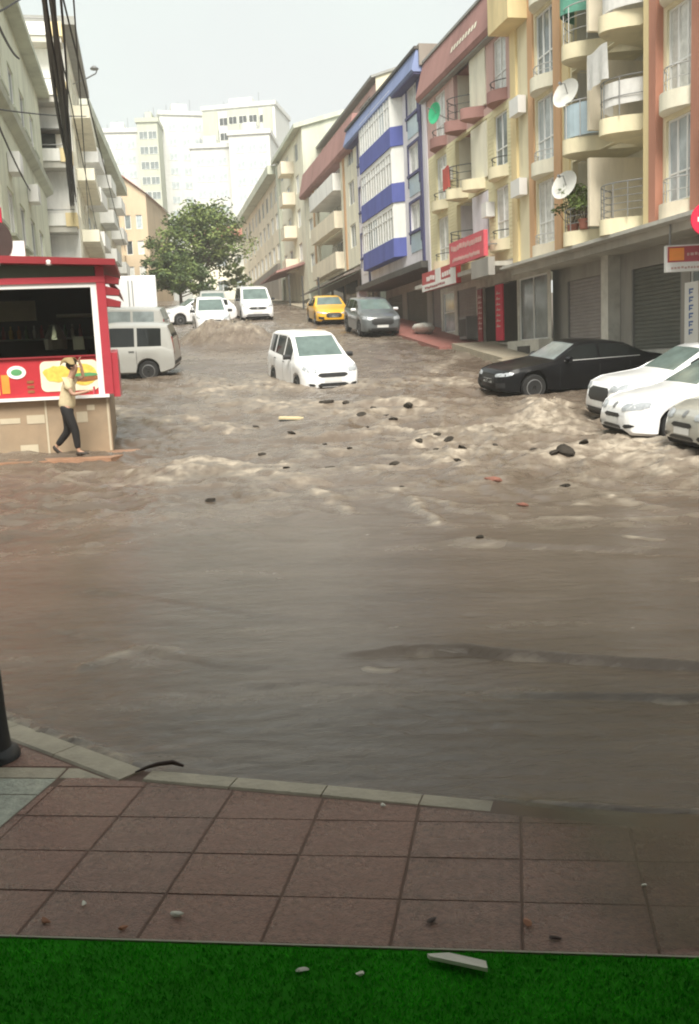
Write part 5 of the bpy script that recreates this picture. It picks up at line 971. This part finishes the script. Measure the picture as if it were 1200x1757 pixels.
# shop signs: boards with unreadable lettering
def sign(name, label, s0, s1, r, z0, z1, dep, bm, bands, rz=ROT_R, cat='sign'):
    p_ = sr(s0, r, z0); t_ = empty(name, p_, rz, label, cat); w = abs(s0-s1)
    B().box(0,w,0,dep,0,z1-z0).obj('board', bm, t_)
    for (a, b, c, d, m) in bands: B().box(a*w,b*w,-.012,-.001,c*(z1-z0),d*(z1-z0)).obj('band', m, t_)
    return t_, w, z1-z0
t_, w, hh = sign('shop_sign', 'red and white shop sign slanting out under the rose block', 39.9, 35.4, 11.75, 2.85, 3.6, .2, 'print_red', ((.0,1,.0,.36,'white_paint'),(.42,.58,.36,1,'white_paint'),(.86,1.0,.36,1,'white_paint')))
marks(None, t_, .15*w, .38*w, .45*hh, .88*hh, -.002, 4, 'white_paint'); marks(None, t_, .62*w, .82*w, .45*hh, .88*hh, -.002, 3, 'white_paint'); marks(None, t_, .1*w, .7*w, .08*hh, .28*hh, -.013, 10, 'red_deep')
t_, w, hh = sign('shop_sign', 'faded pink shop sign on the first floor of the rose block', 35.5, 31.75, 11.55, 3.42, 4.28, .15, 'pink_red', ())
marks(None, t_, .06*w, .94*w, .56*hh, .92*hh, -.002, 13, 'rose'); marks(None, t_, .1*w, .9*w, .12*hh, .38*hh, -.002, 20, 'rose')
for q in (.1, .9): B().tube([(w*q,.15,hh*.5),(w*q,1.0,hh*.5)],.02,5).obj('bracket','metal_grey',t_)
p_ = Vector((7.67,23.1,1.80)); t_ = empty('hanging_sign', p_, -.06, 'orange and white hanging shop sign at the picture edge', 'sign'); t_.scale = (1.14,1.14,1.14)
B().box(0,1.5,0,.16,0,.53).obj('board','white_paint',t_); B().box(.03,1.47,-.012,-.001,.19,.5).obj('band','red_paint',t_); B().box(.06,.36,-.02,-.013,.22,.47).obj('band','print_orange',t_); marks(None,t_,.42,1.4,.30,.40,-.013,12,'rose'); marks(None,t_,.1,1.4,.05,.12,-.001,18,'rose')
B().tube([(.1,.08,.53),(.1,.08,.96)],.02,6).obj('hanger','metal_grey',t_); B().tube([(1.4,.08,.53),(1.4,.08,.96)],.02,6).obj('hanger','metal_grey',t_)
t_ = empty('round_sign', (7.62,20.4,2.62), -.1, 'red round sign half cut by the picture edge', 'sign'); mb = B().lathe([(.001,-.02),(.33,-.02),(.34,0),(.33,.02),(.001,.02)],28,axis='y'); mb.obj('disc','crimson',t_,smooth=40); B().box(-.2,.2,-.03,-.022,-.045,.045).obj('bar','white_paint',t_); B().tube([(.1,.03,0),(.1,.5,.3),(.1,1.0,.36)],.03,8).obj('bracket','metal_grey',t_)
p_ = sr(22.6, 13.55, .1); t_ = empty('wall_sign', p_, ROT_R, 'white upright sign with blue lettering by the shutters', 'sign'); B().box(0,.62,0,.06,0,1.55).obj('board','white_paint',t_); mb = B()
for i in range(6): z = .25+.2*i; mb.box(.22,.26,-.012,-.001,z,z+.14).box(.26,.40,-.012,-.001,z+.10,z+.14).box(.26,.36,-.012,-.001,z+.03,z+.06)
mb.obj('lettering','print_blue',t_)
for (s0, lab) in ((36.9,'red hanging banner, the further of two at the dark doorway'),(34.9,'red hanging banner with pale marks, the nearer of two at the dark doorway')):
    p_ = sr(s0, 13.1, .62); t_ = empty('banner', p_, ROT_R, lab, 'banner'); B().box(0,.75 if s0 < 36 else .5,0,.05,0,2.05).obj('cloth','crimson' if s0 < 36 else 'red_deep',t_); mb = B()
    for i in range(7): z = .5+.2*i; mb.box(.12,.5,-.012,-.001,z,z+.05).box(.2,.26,-.012,-.001,z+.05,z+.11)
    mb.obj('lettering','rose',t_); B().tube([(-.05,.02,2.07),(.8,.02,2.07)],.02,6).obj('rod','metal_grey',t_)
for (s, r, lab) in ((38.6,12.9,'grey ventilation unit standing by the shutter under the red sign'),):
    p_ = sr(s, r, float(gz(s))+.17); t_ = empty('display_case', p_, ROT_R, lab, 'cabinet'); B().box(0,.9,0,.5,0,.9).obj('case','metal_grey',t_); B().box(.06,.84,-.01,-.001,.1,.8).obj('grille','roof_dark',t_)
for i, (s, lab) in enumerate(((60,'dark awning post under the cream block, nearest of the three'),(66,'dark awning post under the cream block, middle of the three'),(72,'dark awning post under the cream block, furthest of the three'))):
    tag(B().tube([(0,0,0),(0,0,2.2)],.06,8).obj('awning_post','frame_dark',None,sr(s,11.0,float(gz(s))+.1)), lab, 'post')

# ------------------------------------------------------------------ wires and the wall lamp on the left
def wire(label, a, b, sag, r, name='cable'):
    a, b = Vector(a), Vector(b); mb = B(); mb.tube([tuple(a.lerp(b, i/24)-a-Vector((0,0,sag*4*(i/24)*(1-i/24)))) for i in range(25)], r, 5); tag(mb.obj(name,'wire',None,a,smooth=60), label, 'cable')
A_, B_ = Vector((.30,-1.55,4.6)), Vector((-15.7,60,9.0)); cb_ = empty('cable_bundle', A_, 0, 'thick tangled black cable bundle sweeping up the left of the street', 'cable')
for q in range(7):
    ph = q*1.7; mb = B(); mb.tube([tuple(A_.lerp(B_, i/60)-A_+Vector((.055*math.sin(i*.21+ph)+.03*q-.09, 0, .06*math.cos(i*.16+ph*1.3)-(.2+.12*(q % 3))*4*(i/60)*(1-i/60)))) for i in range(61)], .045 if q < 3 else .022, 5); mb.obj('strand', 'wire', cb_, smooth=60)
wire('thin black cable just right of the thick bundle', (-.50,-1.55,4.78), (-17.1,80,9.8), .2, .016)
wire('second thin black cable ending on the long yellow block', (-.25,-1.55,4.8), (-18.6,78,9.9), .1, .014)
wire('thin cable left of the thick bundle, falling to the white block', (.1,-1.55,4.9), (-13.2,50,10.5), .3, .016)
wire('looped thin cable beside the thick bundle', (.45,-1.55,4.75), (-16.4,66,9.4), .6, .014)
wire('grey cable wound close along the thick bundle', (.25,-1.55,4.72), (-15.5,60,9.5), .45, .028)
wire('dark sagging cable nearest the left wall, below the thick bundle', (-.9,-1.55,4.6), (-13.9,47,8.2), 1.0, .022)
wire('dark cable looping from the thick bundle to the pale green block', (-1.6,2.0,4.5), (-9.4,31,9.6), .8, .03)
wire('short dark cable across the top corner', (-4.0,9,3.9), (-8.6,33,12.6), .3, .03)
wire('black cable crossing the white balconies near the top corner', (-6.2,6,2.6), (-10.9,45,11.4), .25, .02)
wire('slack black cable above the kiosk in the top corner', (-4.9,10.5,3.3), (-5.9,22,8.4), .2, .018)
t_ = empty('wall_lamp', (-11.9,47.6,13.6), 0, 'street lamp arm reaching out from the white block', 'lamp'); B().tube([(-.2,.3,0),(.5,0,.12),(1.0,-.1,.3),(1.12,-.12,.55)],.03,6).obj('arm','metal_grey',t_); B().lathe([(.02,.66),(.10,.62),(.20,.52),(.18,.48),(.02,.48)],12,.95,-.1).obj('lamp_head','metal_grey',t_)
# ------------------------------------------------------------------ black post at the kerb corner
t_ = empty('street_post', (-1.735,4.30,-1.75), 0, 'black iron post with flared foot at the picture edge by the kerb', 'post')
B().lathe([(.135,-.02),(.135,.02),(.125,.035),(.098,.05),(.092,.12),(.088,.2)],18).obj('foot','iron_black',t_,smooth=40); B().lathe([(.088,.2),(.076,.6),(.05,2.9),(.06,2.92),(.06,3.0),(.02,3.05)],16).obj('shaft','iron_black',t_,smooth=40)

# ------------------------------------------------------------------ rubble and litter
def rock(rx, ry, rz, seed, rough=.35):
    rn = random.Random(seed); bm = bmesh.new(); bmesh.ops.create_icosphere(bm, subdivisions=2, radius=1)
    ph = [(Vector((rn.gauss(0,1),rn.gauss(0,1),rn.gauss(0,1))).normalized(), rn.uniform(.3,.75)) for _ in range(9)]
    for v_ in bm.verts:
        for d_, c_ in ph:
            e_ = v_.co.dot(d_)-c_
            if e_ > 0: v_.co -= d_*e_*.85
        v_.co *= 1+rn.uniform(-.05,.05); v_.co.x *= rx; v_.co.y *= ry; v_.co.z *= rz
    me_ = bpy.data.meshes.new('chunk'); bm.to_mesh(me_); bm.free(); return me_
me_ = rock(.95, .5, .42, 61); me_.name = 'mist_mound'; me_.materials.append(MAT('plinth_white')); me_.shade_smooth(); tag(link('mist_mound', me_, None, sr(42.2, 12.35, float(gz(42.2))+.36), (0,0,ROT_R)), 'pale solid mound standing in for mist below the blue block', 'heap')  # added solid mound, stands in for whitish mist by the wall
for i, (x, y, q) in enumerate(CH):
    me_ = rock(q*1.05, q*.7, q*.38, 100+i); me_.name = 'asphalt_chunk'; me_.materials.append(MAT('asphalt_chunk')); o = link('asphalt_chunk', me_, None, (x, y, wz(x, y)+q*(.09 if i else -.02)), (random.uniform(-.3,.3), random.uniform(-.3,.3), random.uniform(0,6)))
    if i == 0: tag(o, 'biggest dark asphalt chunk in the flood, before the white hatchback', 'rubble', 'broken asphalt carried by the flood')
    else: tag(o, 'dark broken asphalt chunk tumbling in the flood water', 'rubble', 'broken asphalt carried by the flood')
for (x, y, q, lab) in ((1.95,12.9,.20,'long reddish brown slab piece, larger of the two in the flood'),(2.01,11.08,.12,'small reddish brown slab piece, nearer of the two in the flood')):
    me_ = rock(q, q*.4, q*.25, 900); me_.name = 'slab_fragment'; me_.materials.append(MAT('brick_chunk')); tag(link('slab_fragment', me_, None, (x, y, wz(x, y)+.02), (0,.08,.1)), lab, 'rubble')
o = tag(B().box(-.28,.28,-.09,.09,-.02,.02).obj('board','plank',None,(-1.21,21.72,wz(-1.21,21.72)+.04)), 'pale yellow board floating below the white passenger van', 'board'); o.rotation_euler = (.12,.05,-.05)
me_ = rock(.16,.06,.035,77); me_.name = 'branch'; me_.materials.append(MAT('asphalt_chunk')); tag(link('branch', me_, None, (-1.84,12.67,wz(-1.84,12.67)+.02), (0,0,.1)), 'dark driftwood piece before the kiosk corner boil', 'driftwood')
mb = B().tube([(-.10,-.02,0),(-.05,.0,.012),(.0,.012,.02),(.06,.02,.022),(.11,.012,.006)],[.004,.008,.010,.011,.006],7); tag(mb.obj('twig','litter_dark',None,(-.90,4.06,-1.742),smooth=60), 'black wet twig caught on the kerb corner', 'twig')
mb = B().add([(-.11,.02,0),(-.02,.035,.004),(.12,.0,.006),(.12,-.045,.004),(.02,-.03,.006),(-.10,-.0,.002)],[(0,1,4,5),(1,2,3,4)]); q_ = B(); q_.v = [(x,y,z+.012) for x,y,z in mb.v]+[(x,y,z) for x,y,z in mb.v]; q_.f = [(0,1,4,5),(1,2,3,4),(11,10,7,6),(10,9,8,7)]+[(a,a+6,(a+1)%6+6,(a+1)%6) for a in range(6)]
q_.v = [(x*.72,y*.72-.25*x*.72,z) for x,y,z in q_.v]; tag(q_.obj('wood_strip','litter_pale',None,(.25,2.575,-1.742)), 'pale strip of wood lying on the turf edge', 'litter')
for i, (x, y, m, sz, lab) in enumerate(((-.20,2.58,'litter_pale',.016,'tiny white scrap on the turf, its edge part'),(-.03,2.55,'litter_pale',.018,'white scrap on the turf close to the pale strip'),(.08,3.62,'litter_pale',.014,'white scrap on the slab nearest the kerb'),(-.62,2.90,'litter_pale',.022,'pale twisted wrapper on the slabs near the turf'),(-.78,2.84,'leaf_litter',.018,'brown dead leaf on the slabs beside the pale wrapper'),(.50,2.76,'leaf_litter',.02,'reddish leaf on the wet slabs by the turf'),(.56,2.68,'litter_dark',.018,'dark leaf scrap close to the turf edge'),(.20,2.80,'litter_dark',.02,'dark speck of dirt on the middle slab by the turf'),(-.95,2.99,'litter_pale',.015,'small pale stone on the slabs of the left side'),(-1.05,2.90,'leaf_litter',.02,'curled brown leaf near the grey strip'),(.92,2.95,'litter_pale',.012,'white speck on the flooded slabs'))):
    me_ = rock(sz*1.4, sz*.7, sz*.35, 500+i); me_.name = 'scrap'; me_.materials.append(MAT(m)); tag(link('scrap', me_, None, (x,y,-1.747+sz*.2), (0,0,i)), lab, 'litter')

# ------------------------------------------------------------------ rain haze in the air of the whole place
hz = B().box(-990,990,-320,1600,-3.2,56).obj('haze', None); hm = bpy.data.materials.new('haze'); hm.use_nodes = True; ht = hm.node_tree; ht.nodes.clear()
ho = ht.nodes.new('ShaderNodeOutputMaterial'); hv = ht.nodes.new('ShaderNodeVolumePrincipled'); hv.inputs['Color'].default_value = (.97,.98,.96,1); hv.inputs['Density'].default_value = .0012; hv.inputs['Anisotropy'].default_value = .2
ht.links.new(hv.outputs[0], ho.inputs['Volume']); hz.data.materials.append(hm); tag(hz, 'thin rain haze filling the street', 'haze', kind='stuff')
SC.cycles.volume_bounces = 1
